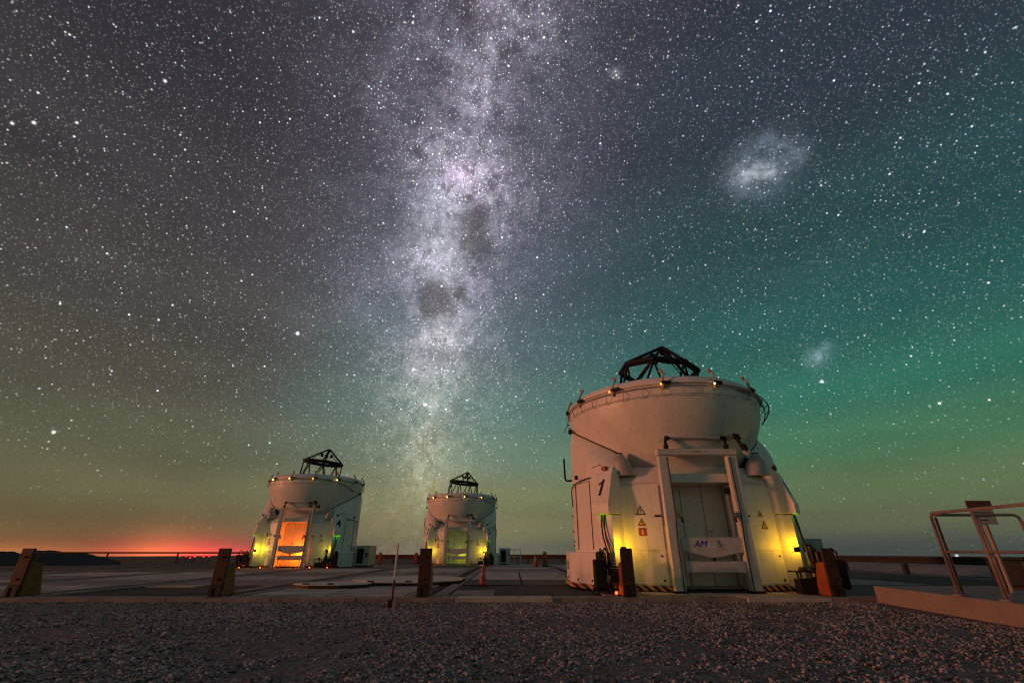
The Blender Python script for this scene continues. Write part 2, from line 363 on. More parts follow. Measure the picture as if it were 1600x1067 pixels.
# ------------------------------------------------------------------ mesh helpers
class MB:
    def __init__(s): s.v = []; s.f = []
    def add(s, vs, fs):
        o = len(s.v); s.v += [tuple(p) for p in vs]; s.f += [tuple(i + o for i in f) for f in fs]; return s
    def box(s, x0, x1, y0, y1, z0, z1, M=None):
        vs = [(x, y, z) for z in (z0, z1) for x, y in ((x0, y0), (x1, y0), (x1, y1), (x0, y1))]
        if M is not None: vs = [M @ Vector(p) for p in vs]
        return s.add(vs, [(3, 2, 1, 0), (4, 5, 6, 7), (0, 1, 5, 4), (1, 2, 6, 5), (2, 3, 7, 6), (3, 0, 4, 7)])
    def prism(s, poly, z0, z1, M=None):
        """poly: list of (x, y); extruded z0..z1"""
        n = len(poly)
        vs = [(x, y, z0) for x, y in poly] + [(x, y, z1) for x, y in poly]
        if M is not None: vs = [M @ Vector(p) for p in vs]
        fs = [tuple(range(n - 1, -1, -1)), tuple(range(n, 2 * n))] + [(i, (i + 1) % n, n + (i + 1) % n, n + i) for i in range(n)]
        return s.add(vs, fs)
    def loft(s, A, B, cap=True):
        n = len(A)
        fs = [(i, (i + 1) % n, n + (i + 1) % n, n + i) for i in range(n)]
        if cap: fs += [tuple(range(n - 1, -1, -1)), tuple(range(n, 2 * n))]
        return s.add(list(A) + list(B), fs)
    def tube(s, pts, r, n=8, closed=False, cap=True):
        pts = [Vector(p) for p in pts]; m = len(pts); rings = []
        up = Vector((0, 0, 1))
        for i, p in enumerate(pts):
            a = pts[(i - 1) % m] if (closed or i > 0) else p
            b = pts[(i + 1) % m] if (closed or i < m - 1) else p
            t = (b - a).normalized()
            ref = up if abs(t.dot(up)) < 0.95 else Vector((1, 0, 0))
            u = t.cross(ref).normalized(); w = t.cross(u).normalized()
            rr = r[i] if isinstance(r, (list, tuple)) else r
            rings.append([p + (u * math.cos(2 * math.pi * j / n) + w * math.sin(2 * math.pi * j / n)) * rr for j in range(n)])
        vs = [q for ring in rings for q in ring]; fs = []
        for i in range(m if closed else m - 1):
            i2 = (i + 1) % m
            fs += [(i * n + j, i * n + (j + 1) % n, i2 * n + (j + 1) % n, i2 * n + j) for j in range(n)]
        if cap and not closed:
            fs += [tuple(range(n - 1, -1, -1)), tuple((m - 1) * n + j for j in range(n))]
        return s.add(vs, fs)
    def lathe(s, prof, a0=0, a1=360, n=64, cx=0, cy=0):
        """prof: list of (r, z); angle is measured from the front (-y) towards +x"""
        full = abs(a1 - a0) >= 359.9
        k = n if full else n + 1; m = len(prof); vs = []
        for i in range(k):
            a = R(a0 + (a1 - a0) * i / n)
            for (r, z) in prof: vs.append((cx + r * math.sin(a), cy - r * math.cos(a), z))
        fs = []
        for i in range(n):
            i2 = (i + 1) % k
            fs += [(i * m + j, i2 * m + j, i2 * m + j + 1, i * m + j + 1) for j in range(m - 1)]
        return s.add(vs, fs)
    def sphere(s, c, r, n=8, m=5):
        return s.lathe([(max(1e-4, r * math.sin(math.pi * j / m)), c[2] - r * math.cos(math.pi * j / m)) for j in range(m + 1)], 0, 360, n, c[0], c[1])
    def build(s, name, material, parent=None, smooth=False, bevel=0.0):
        me = bpy.data.meshes.new(name); me.from_pydata(s.v, [], s.f); me.validate()
        me.materials.append(MAT[material] if isinstance(material, str) else material)
        if smooth: me.shade_smooth()
        o = bpy.data.objects.new(name, me); COL.objects.link(o)
        if parent is not None: o.parent = parent
        if bevel:
            b = o.modifiers.new('bevel', 'BEVEL'); b.width = bevel; b.segments = 2; b.limit_method = 'ANGLE'; b.angle_limit = R(35)
        return o

def smooth_angle(o, deg=35):
    me = o.data
    me.shade_smooth()
    try: me.set_sharp_from_angle(angle=R(deg))
    except Exception: pass
    return o
def empty(name, loc=(0, 0, 0), rz=0.0):
    o = bpy.data.objects.new(name, None); COL.objects.link(o); o.location = loc; o.rotation_euler = (0, 0, rz); o.empty_display_size = 0.2
    return o
def tag(o, label=None, cat=None, group=None, kind=None):
    if label: o['label'] = label
    if cat: o['category'] = cat
    if group: o['group'] = group
    if kind: o['kind'] = kind
    return o
def text(name, s, size, material, M, parent, depth=0.002, shear=0.0, align='CENTER', bold=.0):
    c = bpy.data.curves.new(name, 'FONT'); c.body = s; c.size = size; c.align_x = align; c.align_y = 'CENTER'; c.extrude = depth; c.shear = shear; c.offset = size * bold
    t = bpy.data.objects.new(name, c); COL.objects.link(t)
    bpy.context.view_layer.update()
    me = bpy.data.meshes.new_from_object(t.evaluated_get(bpy.context.evaluated_depsgraph_get()))
    bpy.data.objects.remove(t)
    o = bpy.data.objects.new(name, me); COL.objects.link(o); me.materials.clear(); me.materials.append(MAT[material])
    me.transform(M)
    if parent is not None: o.parent = parent
    return o
def lamp(name, loc, col, power, radius, parent, spot=None, aim=None):
    l = bpy.data.lights.new(name, 'SPOT' if spot else 'POINT'); l.color = col; l.energy = power; l.shadow_soft_size = radius
    o = bpy.data.objects.new(name, l); COL.objects.link(o); o.location = loc; o.parent = parent
    if spot:
        l.spot_size = R(spot); l.spot_blend = 0.6
        o.rotation_euler = (Vector(loc) - Vector(aim)).to_track_quat('Z', 'Y').to_euler()
    return o
def frame_matrix(origin, xa, za):
    """x along xa, z along za (text faces along z)"""
    xa = Vector(xa).normalized(); za = Vector(za).normalized(); ya = za.cross(xa).normalized()
    m = Matrix((xa, ya, za)).transposed().to_4x4(); m.translation = Vector(origin); return m

def gz(Y):                      # the platform falls away a little towards its far edge
    return 0.0 if Y < 25 else -0.0133 * (Y - 25)

# ------------------------------------------------------------------ the ground, one sheet to the horizon
def ground():
    radii = [0.0, 1.5, 3, 4.5, 6, 7.5, 9, 9.8, 12, 15, 18, 22, 26, 30, 35, 40, 45, 50, 56, 64, 80, 110, 160, 240, 350, 600, 1200, 2500, 5000, 9000, 12000]
    n = 160; vs = [(0, 0, -0.06)]; fs = []
    nr = np.random.default_rng(3)
    for r in radii[1:]:
        for j in range(n):
            a = 2 * math.pi * j / n
            X, Y = r * math.sin(a), r * math.cos(a)
            if r <= 50: z = gz(Y) - 0.06
            elif r <= 350:
                t = (r - 50) / 300
                z = gz(min(Y, 50)) - 0.06 - 104 * (t ** 0.8) + nr.normal(0, 0.6) * t
            else: z = -104 - 8 * min(1, (r - 350) / 5000) + nr.normal(0, 1.0) * (1 if r < 5000 else 0.2)
            vs.append((X, Y, z))
    fs += [(0, 1 + (j + 1) % n, 1 + j) for j in range(n)]
    for i in range(len(radii) - 2):
        o, q = 1 + i * n, 1 + (i + 1) * n
        fs += [(o + j, o + (j + 1) % n, q + (j + 1) % n, q + j) for j in range(n)]
    m = MB(); m.v = vs; m.f = fs
    o = m.build('ground', 'ground'); tag(o, kind='structure')
ground()

def hills():
    # a far dark ridge at the left, and low rises behind the rim
    m = MB(); nr = np.random.default_rng(5)
    def ridge(x0, x1, y0, y1, D, depth, rough, n=90, taper=.07):
        pts = []
        wob = np.cumsum(nr.normal(0, 1, n + 1)); wob -= np.linspace(wob[0], wob[-1], n + 1); wob = wob / max(1e-6, np.abs(wob).max()) * rough
        for i in range(n + 1):
            t = i / n; px = x0 + (x1 - x0) * t; py = y0 + (y1 - y0) * t + wob[i] + 13 * max(0, 1 - min(t, 1 - t) / taper)
            d = sky_dir(px, py); s = D / math.hypot(d.x, d.y); pts.append((d.x * s, d.y * s, CAM_H + d.z * s))
        for i in range(n):
            A, B = Vector(pts[i]), Vector(pts[i + 1])
            ah, bh = Vector((A.x, A.y, 0)).normalized(), Vector((B.x, B.y, 0)).normalized()
            Af, Bf = Vector((A.x, A.y, -125)) - ah * depth, Vector((B.x, B.y, -125)) - bh * depth
            Ab, Bb = Vector((A.x, A.y, -125)) + ah * depth, Vector((B.x, B.y, -125)) + bh * depth
            m.add([A, B, Bf, Af, Bb, Ab], [(0, 1, 2, 3), (1, 0, 5, 4)])
    ridge(-500, 60, 854, 861, 3200, 500, 2.5)
    ridge(5, 190, 859, 865, 3300, 500, 2.2, 90, .3)
    o = m.build('hills', 'hills'); tag(o, kind='structure')
hills()

# ------------------------------------------------------------------ loose gravel in the foreground
def gravel():
    N = 120000
    phi = (1 + 5 ** 0.5) / 2
    iv = np.array([(-1, phi, 0), (1, phi, 0), (-1, -phi, 0), (1, -phi, 0), (0, -1, phi), (0, 1, phi), (0, -1, -phi), (0, 1, -phi), (phi, 0, -1), (phi, 0, 1), (-phi, 0, -1), (-phi, 0, 1)], float)
    iv /= np.linalg.norm(iv[0])
    itri = np.array([(0, 11, 5), (0, 5, 1), (0, 1, 7), (0, 7, 10), (0, 10, 11), (1, 5, 9), (5, 11, 4), (11, 10, 2), (10, 7, 6), (7, 1, 8), (3, 9, 4), (3, 4, 2), (3, 2, 6), (3, 6, 8), (3, 8, 9), (4, 9, 5), (2, 4, 11), (6, 2, 10), (8, 6, 7), (9, 8, 1)])
    Y = 2.6 + (9.93 - 2.6) * rng.random(N * 2)
    X = (rng.random(N * 2) * 2 - 1) * 13.5
    keep = (np.abs(X) < Y * 1.12 + 1.2) & ~((X > 6.40) & (Y < 9.5))
    # uneven cover: clumps and bare pits
    def vn(x, y, s, seed):
        g = np.random.default_rng(seed).random((400, 400)); gx, gy = x * s + 150, y * s + 50
        i, j = np.floor(gx).astype(int) % 399, np.floor(gy).astype(int) % 399; fx, fy = gx - np.floor(gx), gy - np.floor(gy)
        fx, fy = fx * fx * (3 - 2 * fx), fy * fy * (3 - 2 * fy)
        return (g[i, j] * (1 - fx) + g[i + 1, j] * fx) * (1 - fy) + (g[i, j + 1] * (1 - fx) + g[i + 1, j + 1] * fx) * fy
    cover = 0.42 * vn(X, Y, 4.5, 1) + 0.5 * vn(X, Y, 1.1, 2) + 0.28 * vn(X, Y, 9.0, 3) - .03
    keep &= cover > rng.random(N * 2) * 0.35 + 0.36
    X, Y, cover = X[keep][:N], Y[keep][:N], cover[keep][:N]; n = len(X)
    size = np.clip(rng.lognormal(math.log(0.0102), 0.38, n), 0.0045, 0.024)
    sx, sy, sz = size * rng.uniform(.8, 1.35, n), size * rng.uniform(.7, 1.1, n), size * rng.uniform(.35, .7, n)
    a = rng.uniform(0, 2 * math.pi, n); ca, sa = np.cos(a), np.sin(a)
    P = iv[None] * (1 + rng.normal(0, .16, (n, 12, 1)))
    px, py, pz = P[..., 0] * sx[:, None], P[..., 1] * sy[:, None], P[..., 2] * sz[:, None]
    tilt = rng.normal(0, .35, (n, 1)); pz = pz + px * tilt
    V = np.stack([px * ca[:, None] - py * sa[:, None] + X[:, None], px * sa[:, None] + py * ca[:, None] + Y[:, None], pz + (-0.06 + sz * .35)[:, None]], -1)
    F = (itri[None] + (np.arange(n) * 12)[:, None, None]).reshape(-1, 3)
    me = bpy.data.meshes.new('gravel')
    me.vertices.add(n * 12); me.vertices.foreach_set('co', V.reshape(-1).astype(np.float32))
    me.loops.add(len(F) * 3); me.loops.foreach_set('vertex_index', F.reshape(-1).astype(np.int32))
    me.polygons.add(len(F)); me.polygons.foreach_set('loop_start', np.arange(0, len(F) * 3, 3, dtype=np.int32))
    me.update(); me.validate()
    tone = np.clip(np.where(rng.random(n) < .34 - (cover - .5) * .5, rng.normal(.12, .08, n), rng.normal(.68, .15, n)), 0, 1)
    at = me.attributes.new('tone', 'FLOAT', 'POINT'); at.data.foreach_set('value', np.repeat(tone, 12).astype(np.float32))
    me.materials.append(MAT['gravel_stone'])
    o = bpy.data.objects.new('gravel', me); COL.objects.link(o)
    tag(o, 'pale pinkish grey loose gravel spread across the foreground', 'gravel', kind='stuff')
gravel()

# ------------------------------------------------------------------ the concrete platform with its rails
RAILS = [-22.0, -17.95, -13.9, -9.85, -5.85, -1.75, 2.3, 6.4]
def platform():
    m = MB()
    Ys = [10.45, 25, 44]
    for y0, y1 in zip(Ys[:-1], Ys[1:]):
        vs = [(-30, y0, gz(y0) - .02), (15, y0, gz(y0) - .02), (15, y1, gz(y1) - .02), (-30, y1, gz(y1) - .02)]
        m.add(vs + [(p[0], p[1], p[2] - .3) for p in vs], [(0, 1, 2, 3), (0, 4, 5, 1), (1, 5, 6, 2), (3, 7, 4, 0), (2, 6, 7, 3)])
    root = m.build('platform', 'dirt'); tag(root, kind='structure')
    # paving slabs, each its own piece
    rows = [10.55, 12.0, 13.6, 15.9, 18.2, 21.2, 25.0, 28.5, 33.0, 38.5, 43.6]
    def slab(x0, x1, y0, y1, matn, lift=0.0):
        h = lift + random.uniform(0.0, .010); g = .035
        z0, z1 = gz(y0), gz(y1)
        mb = MB(); x0 += g; x1 -= g; y0 += g; y1 -= g
        mb.add([(x0, y0, z0 - .1), (x1, y0, z0 - .1), (x1, y1, z1 - .1), (x0, y1, z1 - .1), (x0, y0, z0 + h), (x1, y0, z0 + h), (x1, y1, z1 + h), (x0, y1, z1 + h)],
               [(4, 5, 6, 7), (0, 1, 5, 4), (1, 2, 6, 5), (2, 3, 7, 6), (3, 0, 4, 7)])
        mb.build('slab', matn, root)
    P = {  # column -> material of each row, '.' is bare dirt
        0: 'mcmcmd....', 1: 'cmcmcd....', 2: 'mcmccmmd..', 3: '..mcmcdmd.', 4: 'ccccmcmdmd', 5: '..dccmcmcd', 6: 'cccccccccd', 7: 'ddmmmmmmdd'}
    edges = RAILS + [11.5]
    for ci in range(8):
        x0, x1 = edges[ci] + .42, edges[ci + 1] - .42
        for ri in range(len(rows) - 1):
            q = P[ci][ri]
            if q == '.': continue
            mm = {'c': 'concrete_pale', 'm': 'concrete', 'd': 'concrete_dark'}[q]
            nx = 2 if ri < 5 else 1
            for t in range(nx):
                slab(x0 + (x1 - x0) * t / nx, x0 + (x1 - x0) * (t + 1) / nx, rows[ri], rows[ri + 1], mm)
    slab(-1.3, -0.35, 10.6, 12.0, 'concrete'); slab(-1.3, -0.1, 13.7, 15.8, 'concrete')
    slab(-9.3, -8.0, 13.0, 13.6, 'concrete_pale', .005)
    # rails: a dark slot between two concrete strips
    for X in RAILS:
        for y0, y1 in ((10.55, 25), (25, 44)):
            for sx in (-1, 1):
                mb = MB(); a, b = sorted((X + sx * .15, X + sx * .40)); z0, z1 = gz(y0) + .012, gz(y1) + .012
                mb.add([(a, y0, z0 - .15), (b, y0, z0 - .15), (b, y1, z1 - .15), (a, y1, z1 - .15), (a, y0, z0), (b, y0, z0), (b, y1, z1), (a, y1, z1)], [(4, 5, 6, 7), (0, 1, 5, 4), (1, 2, 6, 5), (3, 0, 4, 7), (2, 3, 7, 6)])
                mb.build('rail_strip', 'concrete', root)
            mb = MB(); z0, z1 = gz(y0), gz(y1)
            mb.add([(X - .148, y0, z0 - .018), (X + .148, y0, z0 - .018), (X + .148, y1, z1 - .018), (X - .148, y1, z1 - .018)], [(0, 1, 2, 3)])
            mb.add([(X - .03, y0, z0 - .017), (X + .03, y0, z0 - .017), (X + .03, y1, z1 - .017), (X - .03, y1, z1 - .017), (X - .03, y0, z0 + .004), (X + .03, y0, z0 + .004), (X + .03, y1, z1 + .004), (X - .03, y1, z1 + .004)], [(4, 5, 6, 7), (1, 2, 6, 5), (3, 0, 4, 7), (0, 1, 5, 4)])
            mb.build('rail', 'dark_gap', root)
    # edge blocks towards the gravel
    x = -22.0
    while x < 9.0:
        L = random.uniform(1.5, 2.3); x1 = min(x + L, 9.0)
        mb = MB(); h = random.uniform(.005, .022); yf = 9.93 + random.uniform(-.03, .03)
        mb.box(x + .008, x1 - .008, yf, 10.44, -.2, h)
        o = mb.build('edge_block', random.choice(['concrete', 'concrete', 'concrete_pale']), root, bevel=.012)
        x = x1
    # apron to the right and the low bank beyond the guard rail
    mb = MB(); mb.add([(11.5, 10.45, -.03), (15.7, 10.45, -.03), (16.2, 44, -.03 + gz(44)), (11.5, 44, -.03 + gz(44))], [(0, 1, 2, 3)])
    o = mb.build('road', 'concrete'); tag(o, kind='structure')
    mb = MB(); n = 24
    for i in range(n):
        ya, yb = 6 + i * 2.0, 8 + i * 2.0
        f = lambda Y, xx, zz: (xx + .25 * math.sin(Y * .9), Y, gz(Y) - .06 + zz + .03 * math.sin(Y * 2.3 + xx))
        mb.add([f(ya, 17.0, 0), f(yb, 17.0, 0), f(yb, 19.5, .36), f(ya, 19.5, .36), f(yb, 23, .10), f(ya, 23, .10)], [(0, 3, 2, 1), (3, 5, 4, 2)])
    o = mb.build('bank', 'concrete_kerb'); tag(o, kind='structure')
platform()

# ------------------------------------------------------------------ telescopes
BOWL = [(1.45, 2.4), (1.72, 2.6), (1.95, 2.8), (2.12, 3.0), (2.25, 3.2), (2.41, 3.5), (2.54, 3.8), (2.63, 4.1), (2.665, 4.35), (2.66, 4.55), (2.61, 4.70), (2.54, 4.80), (2.46, 4.845), (2.38, 4.82), (2.34, 4.7), (2.33, 4.2)]
def bowl_r(z): return float(np.interp(z, [p[1] for p in BOWL[:13]], [p[0] for p in BOWL[:13]]))
def seam(a):
    return float(np.interp(abs(a), [40, 46, 51.5, 60, 72.5, 89, 100, 180], [2.84, 3.0, 3.15, 3.34, 3.62, 3.95, 4.12, 4.2]))

def make_telescope(number, loc, label, lamps, cfg):
    root = empty('telescope', loc)
    tag(root, label, 'telescope', 'domed telescopes on the platform')
    B = lambda mb, n, m, par=root, **k: mb.build(n, m, par, **k)
    pol = lambda a, r, z: Vector((r * math.sin(R(a)), -r * math.cos(R(a)), z))

    # the open dome shell: a bowl with a rolled lip
    o = B(MB().lathe(BOWL, 0, 360, 112), 'dome_bowl', 'white_paint'); smooth_angle(o, 60)
    B(MB().lathe([(2.33, 4.35), (0.01, 4.30)], 0, 360, 48), 'dome_floor', 'black_metal', o)
    B(MB().lathe([(2.665, 4.60), (2.70, 4.60), (2.70, 4.635), (2.64, 4.64)], 0, 360, 112), 'rim_band', 'white_paint', o)
    # drum wall with an inward shoulder up to the seam
    mb = MB(); n = 110; a0, a1 = 47, 313; vs = []; prof_n = 6
    for i in range(n + 1):
        a = a0 + (a1 - a0) * i / n; aa = a if a <= 180 else 360 - a; zt = seam(aa); rb = bowl_r(zt) - .055
        for (r, z) in ((2.70, 0.06), (2.70, zt - .50), (2.70 - (2.7 - rb) * .06, zt - .38), (2.70 - (2.7 - rb) * .30, zt - .22), (2.70 - (2.7 - rb) * .72, zt - .06), (rb, zt)): vs.append(pol(a, r, z))
    fs = [(i * prof_n + j, (i + 1) * prof_n + j, (i + 1) * prof_n + j + 1, i * prof_n + j + 1) for i in range(n) for j in range(prof_n - 1)]
    for i in (0, n):                        # returns at the two open edges
        a = a0 if i == 0 else a1; b0 = len(vs)
        vs += [pol(a, 2.2, vs[i * prof_n + j].z) for j in range(prof_n)]
        fs += [(i * prof_n + j, i * prof_n + j + 1, b0 + j + 1, b0 + j) for j in range(prof_n - 1)]
    mb.add(vs, fs); drum = B(mb, 'drum_wall', 'white_paint'); smooth_angle(drum, 50)
    # rubber gasket along the seam
    for sgn in (-1, 1):
        B(MB().tube([pol(sgn * a, bowl_r(seam(a)) + .0, seam(a) + .01) for a in np.linspace(47, 100, 30)], .024, 6), 'seam_gasket', 'black_rubber', drum)
        # panel lines, access doors and small fittings on the drum
        for (p, q, z0, z1) in ((64, 80, .86, 2.45), (82, 100, .86, 2.45)):
            pts = [pol(sgn * a, 2.712, z) for a, z in [(p, z0), (p, z1)]] + [pol(sgn * a, 2.712, z1) for a in np.linspace(p, q, 8)] + [pol(sgn * q, 2.712, z) for z in (z1, z0)]
            mb = MB(); mb.lathe([(2.70, z0), (2.715, z0 + .01), (2.715, z1 - .01), (2.70, z1)], sgn * p, sgn * q, 10)
            pn = B(mb, 'drum_panel', 'white_panel', drum)
            B(MB().tube(pts, .007, 5), 'panel_joint', 'dark_gap', drum)
        B(MB().box(-.02, .02, -.05, .05, -.05, .05, Matrix.Translation(pol(sgn * 78, 2.74, 2.62)) @ Matrix.Rotation(R(sgn * 78 - 90), 4, 'Z')), 'fitting', 'black_metal', drum)
        B(MB().tube([pol(sgn * 62, 2.74, 2.52), pol(sgn * 70, 2.76, 2.5), pol(sgn * 80, 2.78, 2.44), pol(sgn * 88, 2.76, 2.34), pol(sgn * 89, 2.74, 1.9)], .014, 6), 'drum_cable', 'black_rubber', drum)
        for a, z in ((94, 1.3), (95, 1.7), (94, .95), (99, 2.2), (91, 1.05)):
            B(MB().sphere(pol(sgn * a, 2.715, z), .03), 'bolt', 'black_metal', drum)
    # tall bent pipe at the left side
    B(MB().tube([pol(-97, 2.70, 2.66), pol(-97, 2.86, 2.66), pol(-97, 2.89, 2.70), pol(-97, 2.90, 3.28)], .027, 8), 'side_pipe', 'black_metal')
    # corner pads where the shell meets the drum
    for sgn in (-1, 1):
        B(MB().box(-.08, .08, -.06, .05, -.06, .06, Matrix.Translation(pol(sgn * 88, 2.70, 3.98)) @ Matrix.Rotation(R(sgn * 88), 4, 'Z')), 'stop_pad', 'black_rubber', bevel=.015)
        B(MB().tube([pol(sgn * 92, 2.7, 4.25), pol(sgn * 93, 2.78, 4.2), pol(sgn * 94, 2.83, 4.1), pol(sgn * 94, 2.84, 4.02)], .013, 5), 'hook_wire', 'black_metal')

    # front body: flat middle, door walls angled back on both sides
    fy = -2.10; ph = R(19.5)
    def wmap(mb, sgn):
        """bend a flat front piece (drawn at y = fy) onto the angled door wall"""
        out = []
        for (x, y, z) in mb.v:
            t = abs(x) - .80; d = fy - y
            out.append((sgn * (.80 + t * math.cos(ph) + d * math.sin(ph)), fy + t * math.sin(ph) - d * math.cos(ph), z))
        mb.v = out
        return mb
    ex = .80 + 1.12 * math.cos(ph); ey = fy + 1.12 * math.sin(ph)
    wl = B(MB().prism([(-ex, ey), (-.80, fy), (-.80, -1.0), (-ex, -1.0)], .08, 2.30), 'front_wall', 'white_paint', bevel=.012)
    wr = B(MB().prism([(.80, fy), (ex, ey), (ex, -1.0), (.80, -1.0)], .08, 2.30), 'front_wall', 'white_paint', bevel=.012)
    B(MB().box(-.798, .798, fy + .01, -1.0, 2.31, 2.50), 'lintel', 'white_paint')
    A = [(-ex - .03, ey - .02, 2.302), (-.82, fy - .035, 2.302), (.82, fy - .035, 2.302), (ex + .03, ey - .02, 2.302), (ex + .03, -1.2, 2.302), (-ex - .03, -1.2, 2.302)]
    Bt = [(-1.45, -1.52, 2.72), (-.70, -1.78, 2.72), (.70, -1.78, 2.72), (1.45, -1.52, 2.72), (1.45, -1.2, 2.72), (-1.45, -1.2, 2.72)]
    B(MB().loft(A, Bt), 'front_roof', 'white_paint')
    B(MB().prism([(-ex + .02, ey + .02), (-.80, fy + .02), (.80, fy + .02), (ex - .02, ey + .02), (ex - .02, -1.0), (-ex + .02, -1.0)], .0, .078), 'plinth', 'black_metal')
    # back of the doorway with three boards
    for i in range(3):
        B(MB().box(-.79 + i * .527, -.79 + (i + 1) * .527 - .015, -1.50, -1.44, .09, 2.30), 'back_board', 'board_paint', bevel=.006)
    B(MB().box(-.798, .798, -1.43, -1.40, .08, 2.305), 'recess_backing', 'dark_gap')
    B(MB().box(-.798, .798, fy + .01, -1.51, .08, .10), 'recess_floor', 'steel')
    # access door panels left and right with signs
    for sgn, wall in ((-1, wl), (1, wr)):
        x0, x1 = sorted((sgn * .96, sgn * 1.86)); BW = lambda mb, n, m, par=root, **k: B(wmap(mb, sgn), n, m, par, **k)
        up = BW(MB().box(x0, x1, fy - .018, fy, .83, 2.24), 'door_panel', 'white_panel', bevel=.006)
        lo = BW(MB().box(x0, x1, fy - .018, fy, .15, .805), 'lower_panel', 'white_panel', bevel=.006)
        for (xx, zz) in ((x0 + .1, .23), (x1 - .1, .23), (x1 - .1, .72)):
            BW(MB().box(xx - .02, xx + .02, fy - .03, fy - .018, zz - .02, zz + .02), 'catch', 'black_metal', lo)
        hx = sgn * 1.04
        BW(MB().box(hx - .075, hx + .075, fy - .045, fy - .018, 1.54, 1.58), 'handle', 'black_metal', up, bevel=.006)
        ys = fy - .019
        def tri(cx, cz, w, kind):
            h = w * .9
            BW(MB().add([(cx - w / 2, ys - .002, cz - h / 2), (cx + w / 2, ys - .002, cz - h / 2), (cx, ys - .002, cz + h / 2)], [(0, 1, 2)]), 'warning_triangle', 'sign_print', up)
            s_ = .70
            BW(MB().add([(cx - w / 2 * s_, ys - .004, cz - h / 2 * .80), (cx + w / 2 * s_, ys - .004, cz - h / 2 * .80), (cx, ys - .004, cz + h / 2 * .62)], [(0, 1, 2)]), 'triangle_face', 'sign_yellow' if kind else 'sign_white', up)
            if kind != 2:
                BW(MB().add([(cx + .012, ys - .006, cz + h * .16), (cx - .022, ys - .006, cz - h * .10), (cx - .002, ys - .006, cz - h * .10), (cx - .012, ys - .006, cz - h * .32), (cx + .024, ys - .006, cz - h * .02), (cx + .004, ys - .006, cz - h * .02)], [(0, 1, 2, 3, 4, 5)]), 'bolt_mark', 'sign_print', up)
        if sgn < 0:
            tri(-1.42, 1.70, .24, 0); tri(-1.42, 1.44, .19, 1)
            BW(MB().box(-1.51, -1.33, ys - .004, ys, 1.14, 1.31), 'extinguisher_sign', 'sign_red', up)
            BW(MB().prism([(-.025, -.06), (.025, -.06), (.025, .03), (.012, .05), (-.012, .05), (-.025, .03)], 0, .003, Matrix.Translation((-1.42, ys - .0045, 1.225)) @ Matrix.Rotation(R(90), 4, 'X')), 'extinguisher_mark', 'sign_white', up)
            if cfg['number'] != '1':
                BW(MB().box(-1.68, -1.60, ys - .004, ys, 1.55, 1.75), 'notice', 'sign_print', up); BW(MB().box(-1.20, -1.08, ys - .004, ys, 1.58, 1.66), 'notice', 'sign_print', up)
        else:
            tri(1.44, 1.62, .16, 1); tri(1.50, 1.38, .21, 2)
    B(wmap(MB().box(-.945, -.925, fy - .03, fy - .002, 1.35, 2.24), -1), 'door_gleam', 'lilac_gleam')  # violet gleam on the door edge, put in as a lilac strip
    # hazard striped strip along the foot
    for sg_, x0, x1 in ((-1, -1.90, -.82), (1, .82, 1.90)):
        B(wmap(MB().box(x0, x1, fy - .035, fy - .001, .03, .125), sg_), 'hazard_strip', 'hazard')
    mb = MB(); mb.lathe([(3.02, .03), (3.03, .03), (3.03, .125), (3.02, .125)], -104, -55, 2); B(mb, 'hazard_strip', 'hazard')
    # stepped skirt at the sides
    for sgn in (-1, 1):
        mb = MB(); ang = [sgn * a for a in (53, 78, 106)]; base = []; top = []
        for a in ang: base.append(pol(a, 3.0, .04)); top.append(pol(a, 3.0, .80))
        for a in reversed(ang): base.append(pol(a, 2.5, .04)); top.append(pol(a, 2.5, .80))
        if sgn > 0: mb.loft(base, top)
        else: mb.loft(base[::-1], top[::-1])
        sk = B(mb, 'skirt', 'white_paint', bevel=.02)
        for a in (60, 72, 95):
            r = 3.0 * math.cos(R(12.5)) / max(.2, math.cos(R(a - 65.5))) if a < 78 else 3.0 * math.cos(R(14)) / math.cos(R(a - 92))
            B(MB().sphere(pol(sgn * a, r + .004, .2), .025), 'bolt', 'black_metal', sk)
        B(MB().box(-.16, .16, -.012, .012, -.16, .05, Matrix.Translation(pol(sgn * 93, 2.93, .55)) @ Matrix.Rotation(R(sgn * 92), 4, 'Z')), 'skirt_flap', 'grey_paint', sk)

    # lifting frame in front of the doorway
    py = -2.25
    for sgn in (-1, 1):
        x0, x1 = sorted((sgn * .70, sgn * .93))
        p = B(MB().box(x0, x1, py - .07, py + .10, .03, 2.895), 'frame_post', 'frame_paint', bevel=.012)
        xs = sgn * .73 if sgn < 0 else sgn * .75
        B(MB().tube([(xs - .015, py - .085, .05), (xs - .02, py - .085, 1.0), (xs + .015, py - .085, 1.6), (xs, py - .085, 2.85)], .011, 6), 'post_cable', 'black_rubber', p)
        B(MB().box(x0 - .03, x1 + .03, py - .11, py + .12, .0, .05), 'post_foot', 'black_metal', p)
        B(MB().box(sgn * .66 - .05, sgn * .66 + .05, py - .12, py - .02, 1.50, 1.62), 'latch', 'steel', p, bevel=.01)
        B(MB().tube([(sgn * .60, py - .10, 1.50), (sgn * .60, py - .15, 1.42)], .03, 8), 'latch_knob', 'rust_dark', p)
        # black clamp blocks and the pipe above the beam
        B(MB().box(sgn * .72 - .045, sgn * .72 + .045, py - .13, py - .03, 3.05, 3.14), 'clamp_block', 'black_rubber')
        B(MB().tube([(sgn * .72, py - .08, 3.13), (sgn * .72, py - .08, 3.26)], .035, 8), 'clamp_stem', 'black_metal')
        B(MB().tube([(sgn * .60, py - .08, 3.30), (sgn * .66, py - .08, 3.30), (sgn * .72, py - .08, 3.30)], [.03, .06, .05], 8), 'pipe_joint', 'black_metal')
